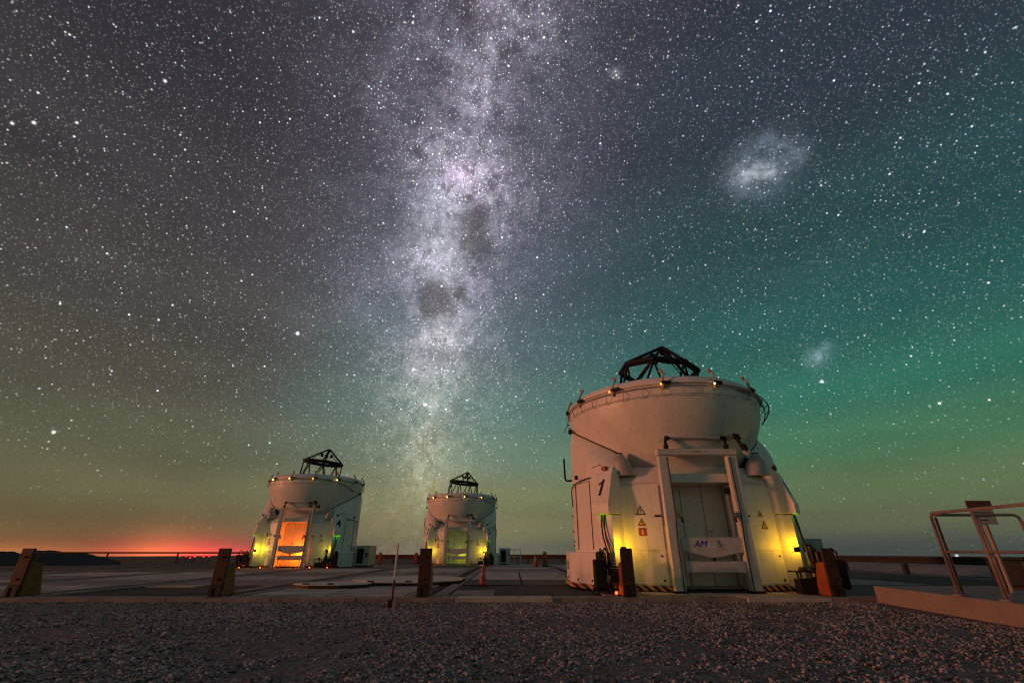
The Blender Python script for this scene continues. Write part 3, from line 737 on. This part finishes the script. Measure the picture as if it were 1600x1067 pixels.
        # braces back to the body
        B(MB().box(sgn * .815 - .04, sgn * .815 + .04, py + .102, fy + .05, 2.2, 2.28), 'brace', 'frame_paint')
        B(MB().box(sgn * .815 - .04, sgn * .815 + .04, py + .102, fy + .05, .2, .28), 'brace', 'frame_paint')
    beam = B(MB().box(-.95, .95, py - .09, py + .11, 2.90, 3.045), 'top_beam', 'frame_paint', bevel=.015)
    for x0, x1 in ((-.14, -.11), (-.06, .10), (.15, .18)):
        B(MB().box(x0, x1, py - .093, py - .0905, 2.965, 2.985), 'beam_mark', 'sign_print', beam)
    B(MB().tube([(-.62, py - .08, 3.30), (.62, py - .08, 3.30)], .028, 10), 'cross_pipe', 'grey_paint')
    B(MB().tube([(.76, py - .08, 3.31), (.93, py - .08, 3.31)], .065, 10), 'winch_motor', 'steel')
    B(MB().tube([(.92, py - .12, 3.34), (1.0, py - .12, 3.33), (1.04, py - .12, 3.25)], .075, 10), 'winch_drum', 'black_metal')
    B(MB().tube([(1.02, py - .08, 3.28), (1.06, py - .13, 3.12), (1.12, py - .14, 3.02), (1.20, py - .08, 2.98), (1.22, py - .02, 3.08), (1.16, py - .02, 3.16)], .05, 8), 'winch_hose', 'black_rubber')
    B(MB().tube([(1.08, py - .14, 2.98), (1.16, py - .14, 2.92), (1.23, py - .12, 2.98)], .045, 8), 'winch_clamp', 'cone_white')
    # cross bars of the lift: the upper one carries the maker's name
    cb = B(MB().prism([(-.66, .0), (-.66, -.26), (.0, -.42), (.70, -.30), (.70, .0)], -.03, .03, Matrix.Translation((0, py + .0, 1.10)) @ Matrix.Rotation(R(90), 4, 'X')), 'cross_bar', 'sign_white', bevel=.01)
    if cfg['number'] == '1':
        M = frame_matrix((-.10, py - .032, .96), (1, 0, 0), (0, -1, 0))
        text('lettering', 'AM', .20, 'blue_print', M @ Matrix.Translation((-.15, 0, 0)), cb, shear=.3)
        text('lettering', 'O', .20, 'cone_white', M @ Matrix.Translation((.10, 0, 0)), cb, shear=.3)
        text('lettering', 'S', .20, 'blue_print', M @ Matrix.Translation((.28, 0, 0)), cb)
    B(MB().box(-.62, .68, py - .03, py + .03, .40, .62), 'lower_bar', 'sign_white', bevel=.01)
    B(MB().tube([(.02, py, .70), (.02, py, .62)], .04, 8), 'bar_pin', 'black_metal')
    for sx in (-.55, .62): B(MB().tube([(sx, py, .06), (sx, py, .40)], .018, 6), 'bar_leg', 'steel')
    B(MB().tube([(.06, py, 1.1), (.06, py, 1.22)], .012, 6).box(-.0, .12, py - .01, py + .01, 1.21, 1.235), 'tee_handle', 'steel')
    B(MB().box(.64, .78, fy + .02, fy + .14, 2.05, 2.18), 'hinge_arm', 'black_metal')

    # cabinets carrying the number, ribs below, housings above
    for sgn in (-1, 1):
        a = sgn * 51
        n_ = pol(a, 1, 0); u_ = Vector((math.cos(R(a)), math.sin(R(a)), 0))      # u: tangential (towards +angle)
        M = Matrix((u_, n_, Vector((0, 0, 1)))).transposed().to_4x4()
        w = .26
        prof = [(2.50, 1.62), (3.00, 1.62), (3.00, 1.84), (2.76, 2.60), (2.50, 2.66)]
        mb = MB(); L_ = [M @ Vector((-w, p, z)) for p, z in prof]; R_ = [M @ Vector((w, p, z)) for p, z in prof]
        mb.loft(R_, L_); cab = B(mb, 'cabinet', 'white_panel', bevel=.012)
        mb = MB().box(-.235, .235, 2.45, 2.88, .10, 1.60, M); B(mb, 'rib', 'white_paint', bevel=.012)
        # number on the sloping face
        sl = Vector((0, 2.76 - 3.00, 2.60 - 1.84)).normalized(); nrm = Vector((0, sl.z, -sl.y))
        c = M @ Vector((0, 2.88, 2.22)); nn = (M.to_3x3() @ nrm).normalized()
        if number == '1':
            o1 = [(-.075, -.20), (.0, -.20), (.075, .20), (.015, .20), (-.03, .135), (-.11, .10), (-.10, .055), (-.02, .085)]
            B(MB().prism(o1, 0, .004, frame_matrix(c + nn * .003, u_, nn)), 'number', 'number_black', cab)
        else: text('number', number, .58, 'number_black', frame_matrix(c + nn * .004, u_, nn), cab, bold=.022, shear=.12)
        B(MB().box(-.07, .05, 2.66, 2.76, 2.63, 2.73, M), 'beacon', 'red_plastic', cab)
        # green strip light under the cabinet and supply cables
        B(MB().box(-.20, .20, 2.91, 2.97, 1.595, 1.617, M), 'strip_light', 'green_strip' if cfg['number'] == '4' else 'green_dim', cab)
        if lamps['green'] > 0:
            lamp('green_light', M @ Vector((.0, 2.95, 1.55)), (.12, 1.0, .06), lamps['green'], .08, root)
        for t in (-.05, .03):
            B(MB().tube([M @ Vector((t, 2.90, 1.62)), M @ Vector((t, 2.93, 1.35)), M @ Vector((t + sgn * -.05, 2.96, 1.1)), M @ Vector((t - sgn * .22, 3.02, .75)), M @ Vector((t - sgn * .24, 3.05, .5))], .02, 6), 'supply_cable', 'black_rubber', cab)
        # conical housing between cabinet and shell
        c0 = pol(sgn * 44, 2.32, 2.50); c1 = pol(sgn * 45.5, 2.40, 2.98)
        mb = MB(); q = 14
        ring = lambda c, rr, zz: [c + Vector((rr * math.cos(2 * math.pi * j / q), rr * math.sin(2 * math.pi * j / q), zz)) for j in range(q)]
        mb.loft(ring(c0, .27, 0), ring(c0 * .3 + c1 * .7, .22, 0)); mb.loft(ring(c0 * .3 + c1 * .7, .22, .0), ring(c1, .08, .06))
        smooth_angle(B(mb, 'hinge_housing', 'grey_paint'), 50)
        B(MB().box(-.08, .08, -.03, .03, 0, .04, Matrix.Translation(c1 + Vector((0, 0, .05)))), 'housing_cap', 'black_rubber')
        B(MB().tube([pol(sgn * 52, 2.62, 2.78), pol(sgn * 55, 2.70, 2.80), pol(sgn * 60, 2.73, 2.76)], .012, 5), 'grab_wire', 'steel')
        # running gear and hoses at the corner
        g = lambda x, y, z: Vector((sgn * x, y, z))
        cx, cy = sgn * 2.42, -2.02
        gear = B(MB().lathe([(.12, .10), (.13, .12), (.13, .62), (.115, .66), (.115, .80), (.03, .82), (.02, .88), (.001, .88)], 0, 360, 16, cx, cy), 'hydraulic_unit', 'black_metal')
        B(MB().box(*sorted((sgn * 2.05, sgn * 2.62)), -2.16, -1.86, .03, .10), 'gear_foot', 'black_metal', gear)
        B(MB().box(*sorted((sgn * 1.98, sgn * 2.34)), -2.62, -2.34, .50, .53), 'gear_shelf', 'black_metal', gear)
        B(MB().box(*sorted((sgn * 2.10, sgn * 2.28)), -2.5, -2.2, .10, .48), 'gear_box', 'steel', gear, bevel=.02)
        B(MB().box(*sorted((sgn * 2.02, sgn * 2.10)), -2.45, -2.30, .02, .50), 'gear_leg', 'black_metal', gear)
        B(MB().tube([g(2.2, -2.3, .34), g(2.34, -2.36, .5), g(2.40, -2.3, .62), g(2.34, -2.2, .7)], .025, 6), 'hose', 'black_rubber', gear)
        B(MB().tube([g(2.1, -2.4, .52), g(2.02, -2.42, .42), g(2.05, -2.4, .2), g(2.15, -2.42, .06), g(2.4, -2.45, .04), g(2.6, -2.3, .04)], .022, 6), 'hose', 'black_rubber', gear)
        B(MB().tube([g(2.3, -2.25, .05), g(2.3, -2.25, .8)], .03, 8), 'jack_post', 'rust_post', gear)
        B(MB().tube([g(2.02, -2.62, .30), g(2.34, -2.62, .30)], .12, 12), 'drive_motor', 'black_metal', gear)
        B(MB().tube([g(2.36, -2.62, .30), g(2.42, -2.62, .30)], .07, 12), 'motor_hub', 'steel', gear)
        B(MB().box(*sorted((sgn * 2.40, sgn * 2.66)), -2.58, -2.30, .10, .66), 'valve_box', 'black_metal', gear, bevel=.02)
        B(MB().tube([g(2.5, -2.56, .66), g(2.5, -2.62, .80), g(2.42, -2.6, .88), g(2.34, -2.5, .78), g(2.30, -2.45, .5)], .022, 6), 'hose', 'black_rubber', gear)
        if sgn > 0:
            B(MB().box(1.56, 1.92, -2.66, -2.42, .02, .30), 'pump_box', 'black_metal', gear, bevel=.02)
            B(MB().box(1.50, 1.98, -2.70, -2.38, .42, .45), 'pump_shelf', 'black_metal', gear)
            for (px_, py_) in ((1.54, -2.66), (1.94, -2.66), (1.74, -2.42)):
                B(MB().tube([(px_, py_, .30), (px_, py_, .42)], .02, 6), 'shelf_leg', 'rust_dark', gear)
            B(MB().tube([(2.06, -2.46, .02), (2.06, -2.46, .58), (2.07, -2.46, .62), (2.07, -2.46, .92)], [.085, .085, .05, .05], 10), 'accumulator', 'black_rubber', gear)
            B(MB().tube([(1.74, -2.54, .45), (1.74, -2.54, .52)], [.10, .06], 10), 'pump_cap', 'rust_post', gear)
            B(MB().tube([(1.9, -2.55, .30), (2.0, -2.62, .36), (2.08, -2.58, .5), (2.12, -2.5, .6)], .02, 6), 'hose', 'black_rubber', gear)
        # yellow floodlight washing the corner
        fl = g(1.93, -2.10, .86)
        h = B(MB().box(fl.x - .06, fl.x + .06, fl.y - .09, fl.y - .05, fl.z - .05, fl.z + .05).box(fl.x - .065, fl.x + .065, fl.y - .05, fl.y + .03, fl.z - .06, fl.z - .045), 'floodlight', 'black_metal', root)
        B(MB().sphere(fl, .032), 'bulb', 'yellow_bulb', h)
        p = lamps['left' if sgn < 0 else 'right']
        lamp('flood_light', fl + Vector((0, .0, .06)), lamps['col'], p, .05, root)
        if sgn > 0 and cfg['number'] == '1':
            B(MB().tube([g(2.0, -2.48, .46), g(2.02, -2.5, .3), g(2.10, -2.5, .16)], [.05, .07, .02], 8), 'hanging_vest', 'vest_green', gear)
        for (x, y) in lamps['feet']:
            q2 = g(x, y, .045)
            b = B(MB().sphere(q2, .035), 'foot_light', 'orange_bulb' if cfg['number'] != '1' else 'red_bulb', gear)
        if lamps['feet']:
            lamp('foot_glow', g(lamps['feet'][0][0], lamps['feet'][0][1] - .06, .12), (1.0, .16, .02), lamps['foot_power'], .03, root)
    # glow inside the doorway
    if lamps.get('door'):
        col, pw = lamps['door']
        fx = B(MB().box(.30, .42, -1.78, -1.70, .80, .88), 'door_light', 'black_metal')
        B(MB().sphere((.36, -1.80, .84), .03), 'bulb', 'orange_bulb' if col[1] < .5 else 'yellow_bulb', fx)
        lamp('door_glow', (.30, -1.86, .78), col, pw, .05, root)

    # rim fittings: pipe rings, brackets and lamps
    ringa = B(MB().tube([pol(i * 3.75, 2.715, 4.52) for i in range(96)], .012, 5, closed=True), 'rim_rail', 'galvanised')
    B(MB().tube([pol(i * 3.75, 2.74, 4.30) for i in range(96)], .007, 5, closed=True), 'rim_wire', 'galvanised', ringa)
    for i in range(36):
        a = i * 10 + 4
        B(MB().tube([pol(a, 2.715, 4.52), pol(a + 1.2, 2.79, 4.42), pol(a + .4, 2.74, 4.30), pol(a, 2.68, 4.27)], .008, 4), 'rail_hoop', 'galvanised', ringa)
    # looped guard standing off the shell at the right
    loop = [pol(a, 2.68 + .22 * math.sin(math.pi * (a - 28) / 44), 4.52 - .5 * ((a - 28) / 44) ** 1.3) for a in np.linspace(28, 72, 14)]
    lp = B(MB().tube(loop, .016, 6), 'guard_loop', 'galvanised')
    loop2 = [pol(a, 2.68 + .10 * math.sin(math.pi * (a - 28) / 44), 4.50 - .5 * ((a - 28) / 44) ** 1.3) for a in np.linspace(28, 72, 14)]
    B(MB().tube(loop2, .013, 6), 'guard_rail', 'galvanised', lp)
    for i in range(1, 13, 2):
        B(MB().tube([loop[i], loop2[min(13, i + 1)]], .011, 5), 'guard_tie', 'galvanised', lp)
    off = cfg['rim_off']
    for i, a in enumerate([off + 27 * j for j in range(-6, 7)]):
        br = B(MB().tube([pol(a, 2.70, 4.45), pol(a + .6, 2.73, 4.62), pol(a + 1.6, 2.66, 4.86), pol(a + 1.6, 2.60, 4.92)], [.034, .042, .036, .034], 6)
               .tube([pol(a + 1.6, 2.60, 4.92), pol(a - .6, 2.60, 4.98)], .042, 6), 'rim_bracket', 'bracket_paint')
        B(MB().box(-.11, .11, -.035, .05, -.03, .04, Matrix.Translation(pol(a + 2.2, 2.74, 4.60)) @ Matrix.Rotation(R(a), 4, 'Z')), 'clamp', 'black_metal', br)
        ang = abs(((a + 180) % 360) - 180)
        if ang < 75 and i in cfg['rim_lit']:
            wb = 'rim_bulb_amber' if (cfg['number'], i) in (('1', 4), ('1', 5), ('4', 6)) else 'rim_bulb'
            B(MB().sphere(pol(a - .6, 2.80, 4.55), (.022 if cfg['number'] == '1' else .034), 8, 6), 'rim_lamp', wb, br)
            lamp('rim_light', pol(a - .6, 2.90, 4.52), (1, .5, .12), .07, .03, root)

    # the telescope tube top: struts, ring and spider legs up to the apex
    C = Vector((.12, -.08, 5.86)); ax = Vector((.10, -.02, .98)).normalized()
    e1 = Vector((1, 0, -ax.x / ax.z)).normalized(); e2 = ax.cross(e1).normalized()
    rp = lambda a, r, h=0.0: C + (e1 * math.cos(R(a)) + e2 * math.sin(R(a))) * r + ax * h
    B(MB().tube([rp(22.5 + 45 * j, 1.16) for j in range(8)], .07, 8, closed=True), 'truss_ring', 'black_metal')
    B(MB().tube([rp(22.5 + 45 * j, 1.13, -.09) for j in range(8)], .035, 6, closed=True), 'lower_ring', 'black_metal')
    apex = C + Vector((.24, .02, .80))
    for j in range(8):
        a = 22.5 + 45 * j
        foot = Vector((1.25 * math.cos(R(a + 22.5)) - .05, 1.25 * math.sin(R(a + 22.5)) - .05, 4.40))
        B(MB().tube([rp(a, 1.13, -.08), foot], .030, 6), 'truss_strut', 'black_metal')
        foot2 = Vector((1.25 * math.cos(R(a - 22.5)) - .05, 1.25 * math.sin(R(a - 22.5)) - .05, 4.40))
        B(MB().tube([rp(a, 1.13, -.08), foot2], .036, 6), 'truss_strut', 'black_metal')
    for j in range(4):
        a = 20 + 90 * j
        leg = B(MB().tube([rp(a, 1.14, .03), apex + (rp(a, 1, 0) - C) * .06], .05, 6), 'spider_leg', 'black_metal')
        low = [rp(a, .92, .02), apex.lerp(rp(a, .45, .35), .55)]
        B(MB().tube(low, .018, 5), 'leg_chord', 'black_metal', leg)
        for t in (.12, .32, .52, .72):
            P0 = rp(a, 1.14, .03).lerp(apex, t); P1 = low[0].lerp(low[1], min(1, t + .12))
            B(MB().tube([P0, P1], .012, 4), 'leg_lattice', 'black_metal', leg)
        p_ = apex.lerp(rp(a, .7, .0), .40)
        B(MB().tube([p_ + ax * .06, p_ - ax * .02, p_ - ax * .14], [.04, .095, .07], 7), 'damper', 'black_metal', leg)
    B(MB().tube([apex + ax * .04, apex - ax * .05, apex - ax * .22], [.08, .10, .07], 10), 'secondary_cell', 'black_metal')
    return root

YEL = (1.0, .50, .006)
make_telescope('1', (4.41, 13.3, 0), 'large white domed telescope numbered 1 nearest the camera on the right',
               dict(left=9.5, right=9.5, green=0.25, col=YEL, feet=[(2.26, -2.64)], foot_power=.12, door=None), dict(number='1', rim_off=12, rim_lit=(4, 5, 6)))
make_telescope('4', (-11.95, 29.2, gz(29.2)), 'white domed telescope numbered 4 with bright orange glowing doorway at the left',
               dict(left=11.0, right=3.0, green=.6, col=(1.0, .74, .02), feet=[(2.3, -2.7), (1.3, -2.5)], foot_power=.8, door=((1.0, .15, .006), 75.0)), dict(number='4', rim_off=16, rim_lit=(4, 5, 6, 7)))
make_telescope('2', (-3.93, 37.8, gz(37.8)), 'white domed telescope numbered 2 with dim green doorway, farthest and in the middle',
               dict(left=8.0, right=10.0, green=.5, col=(1.0, .66, .015), feet=[(1.6, -2.5)], foot_power=2.0, door=((.72, .85, .06), 5.0)), dict(number='2', rim_off=10, rim_lit=(4, 5, 6, 7)))

# ------------------------------------------------------------------ equipment cabinets beside the telescopes
def equipment_cabinet(loc, label):
    r = empty('equipment_cabinet', loc); tag(r, label, 'cabinet', 'equipment cabinets beside the telescopes')
    MB().box(0, .82, -.35, 1.1, .08, 1.12).build('cabinet_body', 'grey_paint', r, bevel=.02)
    MB().box(.04, .78, -.30, 1.05, 0, .078).build('base', 'black_metal', r)
    MB().box(.12, .50, -.362, -.351, .20, .98).build('vent_recess', 'dark_gap', r)
    for i in range(9): MB().box(.13, .49, -.375, -.363, .23 + i * .08, .26 + i * .08).build('louvre', 'black_metal', r)
    MB().box(.62, .72, -.375, -.351, .55, .75).build('door_handle', 'black_metal', r)
equipment_cabinet((4.41 + 2.98, 13.3 + .2, 0), 'white vented cabinet beside the telescope numbered 1, mostly hidden by orange buffer')
equipment_cabinet((-11.95 + 2.98, 29.2 - .2, gz(29.0)), 'white vented cabinet standing right of the telescope numbered 4')
equipment_cabinet((-3.93 + 2.98, 37.8 - .2, gz(37.6)), 'small far white vented cabinet right of the telescope numbered 2')

# ------------------------------------------------------------------ rail end buffers along the platform edge
def buffer(X, label, brace):
    r = empty('rail_buffer', (X, 10.22, 0.016)); tag(r, label, 'buffer', 'rail end buffers along the platform edge')
    MB().box(-.122, .122, -.03, .03, .19, .86).build('buffer_plate', 'rust_post', r, bevel=.008)
    MB().box(-.117, .117, -.045, .03, .0, .188).box(-.12, -.05, -.06, -.046, .0, .15).box(.05, .12, -.06, -.046, .0, .15).build('plate_foot', 'rust_dark', r)
    MB().add([(-.11, .032, .0), (.11, .032, .0), (.11, .50, .0), (-.11, .50, .0), (-.11, .032, .62), (.11, .032, .62), (.11, .30, .58), (-.11, .30, .58)],
             [(3, 2, 1, 0), (4, 5, 6, 7), (0, 1, 5, 4), (1, 2, 6, 5), (2, 3, 7, 6), (3, 0, 4, 7)]).build('brace', brace, r, bevel=.008)
    for z in (.3, .7): MB().sphere((0, -.034, z), .022).build('bolt', 'rust_dark', r)
buffer(-9.85, 'dark rail buffer with dull yellow brace at the far left edge', 'yellow_paint')
buffer(-5.85, 'dark rail buffer with yellow brace left of the telescope numbered 4', 'yellow_paint')
buffer(-1.75, 'brown rail buffer with yellow brace beside the thin marker pole', 'yellow_paint')
buffer(2.32, 'dark rail buffer before the left yellow light of the nearest telescope', 'orange_paint')
buffer(6.42, 'rust orange rail buffer right of the nearest telescope', 'orange_paint')

# ------------------------------------------------------------------ hatch lids, marker pole, cones, bollards
def lid(cx, cy, rx, ry, z, label):
    oct_ = [(cx + rx * math.cos(R(22.5 + 45 * j)), cy + ry * math.sin(R(22.5 + 45 * j))) for j in range(8)]
    r = empty('hatch_lid', (0, 0, z)); tag(r, label, 'lid', 'octagonal hatch lids')
    MB().prism(oct_, .0, .06).build('lid_edge', 'black_rubber', r)
    oc2 = [(cx + (rx - .01) * math.cos(R(22.5 + 45 * j)), cy + (ry - .01) * math.sin(R(22.5 + 45 * j))) for j in range(8)]
    MB().prism(oc2, .061, .085).build('lid_top', 'lid_concrete', r, bevel=.01)
    for t in (-.45, .15):
        MB().box(cx + rx * t - .07, cx + rx * t + .07, cy - ry * .92, cy - ry * .86, .086, .115).build('lid_lug', 'rust_dark', r)
lid(-4.45, 12.80, .98, .66, .012, 'smaller octagonal concrete lid left of the marker pole')
lid(-2.90, 14.75, 1.62, 1.75, .012, 'larger octagonal concrete lid behind the brown buffer')
mk = empty('marker_pole', (-2.06, 8.95, -.05)); tag(mk, 'thin white and red marker pole standing at the gravel edge', 'pole')
MB().tube([(0, 0, .0), (.005, 0, .42)], .019, 8).build('pole_lower', 'wood_red', mk)
MB().tube([(.005, 0, .42), (.012, 0, 1.0)], .018, 8).build('pole_upper', 'cone_white', mk)
MB().box(-.07, -.015, -.03, .04, 0, .12).build('pole_clamp', 'rust_dark', mk, bevel=.01)
MB().box(.02, .09, -.04, .05, 0, .12).build('pole_block', 'concrete', mk, bevel=.01)

def cone(loc, h, label, tape=False):
    r = empty('traffic_cone', loc); tag(r, label, 'traffic cone', 'traffic cones')
    s = h / .5
    MB().box(-.15 * s, .15 * s, -.15 * s, .15 * s, 0, .03).build('cone_base', 'wood_red', r, bevel=.01)
    smooth_angle(MB().lathe([(.115 * s, .031), (.105 * s, .06), (.075 * s, .24 * s), (.045 * s, .42 * s), (.03 * s, .5 * s), (.001, .5 * s)], 0, 360, 18).build('cone_body', 'cone_orange', r), 50)
    MB().lathe([(.0775 * s, .24 * s), (.062 * s, .335 * s)], 0, 360, 18).build('cone_band', 'rail_pink', r)
    if tape:
        MB().box(-.10, .02, -.05, .06, .49 * s, .53 * s).build('tape_knot', 'cone_white', r)
        MB().add([(.02, -.02, .52 * s), (.14, -.03, .55 * s), (.17, -.02, .50 * s), (.04, -.01, .46 * s)], [(0, 1, 2, 3)]).build('tape_tail', 'cone_orange', r)
cone((-.77, 13.55, .0), .46, 'dark orange traffic cone with tape tied round its tip, nearest cone', True)
cone((1.36, 29.0, gz(29) + .02), .66, 'small far traffic cone left of the yellow bollard')
def bollard(loc, h, w, m, label):
    r = empty('bollard', loc); tag(r, label, 'bollard', 'bollards on the far platform')
    MB().box(-w, w, -w, w, .06, h - .1).build('bollard_post', m, r, bevel=.02)
    MB().box(-w * .7, w * .7, -w * .7, w * .7, h - .1, h).build('bollard_cap', m, r, bevel=.02)
    MB().box(-w * 1.3, w * 1.3, -w * 1.3, w * 1.3, .0, .06).build('bollard_foot', 'rust_dark', r)
bollard((1.90, 29.2, gz(29.2) + .005), .80, .13, 'yellow_paint', 'dull yellow square bollard just right of the far traffic cone')
bollard((-10.6, 40.5, gz(40.5) + .005), .86, .13, 'orange_paint', 'orange bollard right of the telescope numbered 4')
bollard((-8.0, 42.0, gz(42) + .005), .86, .13, 'orange_paint', 'orange bollard just left of the telescope numbered 2')

# ------------------------------------------------------------------ guard rails
def guard(pts, label, beam_z, beam_h, m, post_step, gaps=(), thin=False):
    r = empty('guard_rail', (0, 0, 0)); tag(r, label, 'guard rail', 'guard rails at the platform rim')
    A, B_ = Vector(pts[0]), Vector(pts[1]); L = (B_ - A).length; d = (B_ - A).normalized(); nrm = Vector((-d.y, d.x, 0))
    n = max(2, int(round(L / post_step)))
    for i in range(n + 1):
        P = A + d * (L * i / n); g = gz(P.y) - .06
        w = .05 if thin else .08
        MB().box(P.x - w, P.x + w, P.y - w, P.y + w, g, P.z + beam_z - (.0 if thin else .02)).build('rail_post', m, r)
    segs = [(0.0, 1.0)]
    for gq in gaps: segs = [s for a, b in segs for s in (((a, gq[0]), (gq[1], b)) if a < gq[0] < b else ((a, b),))]
    for a, b in segs:
        P, Q = A + d * L * a, A + d * L * b
        mb = MB()
        if thin: mb.tube([P + Vector((0, 0, beam_z)), Q + Vector((0, 0, beam_z))], beam_h, 8)
        else:
            k = max(1, int((Q - P).length / 4)) ; 
            prof = [(0, 0), (-.05, .04), (-.05, beam_h * .36), (-.01, beam_h * .45), (-.01, beam_h * .55), (-.05, beam_h * .64), (-.05, beam_h - .04), (0, beam_h), (.03, beam_h), (.03, 0)]
            E = lambda T: [T + nrm * p + Vector((0, 0, beam_z + z)) for p, z in prof]
            mb.loft(E(P), E(Q))
        mb.build('beam', m, r)
guard([(16.9, 33.0, gz(33)), (15.45, 12.5, 0)], 'dark steel guard rail behind the tubular railing at the right', .40, .26, 'timber_dark', 4.0, gaps=((.36, .375),))
guard([(-16.5, 44.6, gz(44.6)), (16.4, 44.6, gz(44.6))], 'long reddish guard rail along the far rim behind the middle telescope', .36, .36, 'wood_red', 3.0)
guard([(-47.0, 50.0, gz(46)), (-17.5, 47.0, gz(46))], 'thin dark pipe barrier at the far left before the red glow', .86, .07, 'timber_dark', 7.0, thin=True)

# white handrail beside the far telescope
hr = empty('handrail', (-.30, 36.5, gz(36.5))); tag(hr, 'pale tubular handrail right of the telescope numbered 2', 'handrail')
for x in (0, .45, .9): MB().tube([(x, 0, 0), (x, 0, 1.0)], .03, 6).build('rail_post', 'cone_white', hr)
for z in (.55, 1.0): MB().tube([(-.1, 0, z), (1.0, 0, z)], .028, 6).build('rail_pipe', 'cone_white', hr)

# far red lamps below the horizon glow
for i, (px, py, s) in enumerate(((291, 868, 1.0), (302, 867, 1.2), (305, 869, .8), (318, 869, .8), (327, 868, 1.0), (281, 869, .6), (297, 871, .6))):
    d = sky_dir(px, py); q = 420 / math.hypot(d.x, d.y); P = Vector((d.x * q, d.y * q, CAM_H + d.z * q))
    r = empty('far_lamp', (P.x, P.y, P.z)); tag(r, 'small red lamp far off below the red horizon glow', 'lamp', 'far red lamps')
    MB().sphere((0, 0, 0), .75 * s, 10, 6).build('lamp_globe', 'far_red', r)
    MB().tube([(0, 0, -.7 * s), (0, 0, -105 - P.z)], .25, 6).build('lamp_mast', 'timber_dark', r)

# ------------------------------------------------------------------ raised kerb with the tubular railing at the right
kb = MB()
poly = [(6.69, 9.47), (6.20, 3.0), (14.5, 3.0), (14.5, 10.0), (9.5, 10.0), (8.6, 9.55)]
kb.prism(poly[::-1] if False else [(6.05, 3.0), (14.5, 3.0), (14.5, 9.9), (6.93, 9.9)], -.25, .22)
o = kb.build('raised_kerb', 'concrete_kerb', bevel=.02); tag(o, kind='structure')
def railing():
    r = empty('railing', (6.76, 7.8, .22)); tag(r, 'pinkish tubular steel railing with two sides standing on the raised kerb', 'railing')
    h, rr = 1.16, .023
    # side running towards the camera along the kerb edge
    B0, B1 = Vector((-.05, 0, 0)), Vector((-.22, -2.6, 0))
    Z = lambda v, z: Vector((v.x, v.y, z))
    MB().tube([Z(B0, .03), Z(B0, h - .06), Z(B0.lerp(B1, .015), h - .01), Z(B0.lerp(B1, .03), h), Z(B1, h), Z(B1, .03)], rr, 10).build('rail_pipe', 'rail_pink', r, smooth=True)
    MB().tube([Z(B0, .60), Z(B1, .60)], rr * .75, 8).build('mid_pipe', 'rail_pink', r, smooth=True)
    for t in (.30, .65): MB().tube([Z(B0.lerp(B1, t), .03), Z(B0.lerp(B1, t), h)], rr, 10).build('rail_post', 'rail_pink', r, smooth=True)
    # side running to the right
    C0, C1 = Vector((.06, .05, 0)), Vector((1.42, .05, 0))
    MB().tube([Z(C0, .03), Z(C0, h - .07), Z(C0, h - .04), Z(C0 + Vector((.04, 0, 0)), h - .02), Z(C1 - Vector((.08, 0, 0)), h - .02), Z(C1 - Vector((.02, 0, 0)), h - .05), Z(C1, h - .11), Z(C1, .03)], rr, 10).build('rail_pipe', 'rail_pink', r, smooth=True)
    MB().tube([Z(C0, .60), Z(C1, .60)], rr * .75, 8).build('mid_pipe', 'rail_pink', r, smooth=True)
    MB().tube([Z(C0.lerp(C1, .5), .03), Z(C0.lerp(C1, .5), h - .02)], rr, 10).build('rail_post', 'rail_pink', r, smooth=True)
    for P in (B0, B1, B0.lerp(B1, .30), B0.lerp(B1, .65), C0, C1, C0.lerp(C1, .5)):
        MB().lathe([(.075, .0), (.075, .018), (.045, .03), (.001, .03)], 0, 360, 12, P.x, P.y).build('foot_plate', 'rail_pink', r)
railing()
def railing2():
    r = empty('railing', (8.30, 7.85, .22)); tag(r, 'second tubular railing cut off by the right picture edge', 'railing')
    MB().tube([(0, 0, .0), (0, 0, 1.02), (.03, 0, 1.09), (.10, 0, 1.12), (1.5, 0, 1.12), (1.5, 0, 0)], .023, 10).build('rail_pipe', 'rail_pink', r, smooth=True)
    MB().tube([(0, 0, .60), (1.5, 0, .60)], .021, 8).build('mid_pipe', 'rail_pink', r, smooth=True)
railing2()
sg = empty('sign_post', (8.05, 8.35, .22)); tag(sg, 'grey notice sign with dark red top on a post behind the railing', 'sign')
MB().tube([(.02, 0, 0), (.02, 0, 1.05)], .03, 8).build('post', 'galvanised', sg)
MB().box(-.20, .20, -.05, -.03, 1.02, 1.26).build('sign_plate', 'grey_paint', sg, bevel=.005)
MB().box(-.21, .21, -.055, -.025, 1.262, 1.40).build('sign_header', 'wood_red', sg, bevel=.005)
for i in range(3): MB().box(-.15, .15 - .05 * i, -.053, -.0505, 1.20 - i * .06, 1.215 - i * .06).build('sign_line', 'sign_print', sg)
bx = empty('equipment_box', (8.85, 8.75, .22)); tag(bx, 'black equipment box standing on the kerb behind the railing', 'box')
MB().box(0, 1.7, 0, .7, .04, .46).build('box_body', 'black_box', bx, bevel=.03)
MB().box(-.02, 1.72, -.02, .72, .462, .51).build('box_lid', 'black_box', bx, bevel=.015)
MB().box(.1, .2, .1, .6, 0, .038).box(1.5, 1.6, .1, .6, 0, .038).build('box_skid', 'timber_dark', bx)
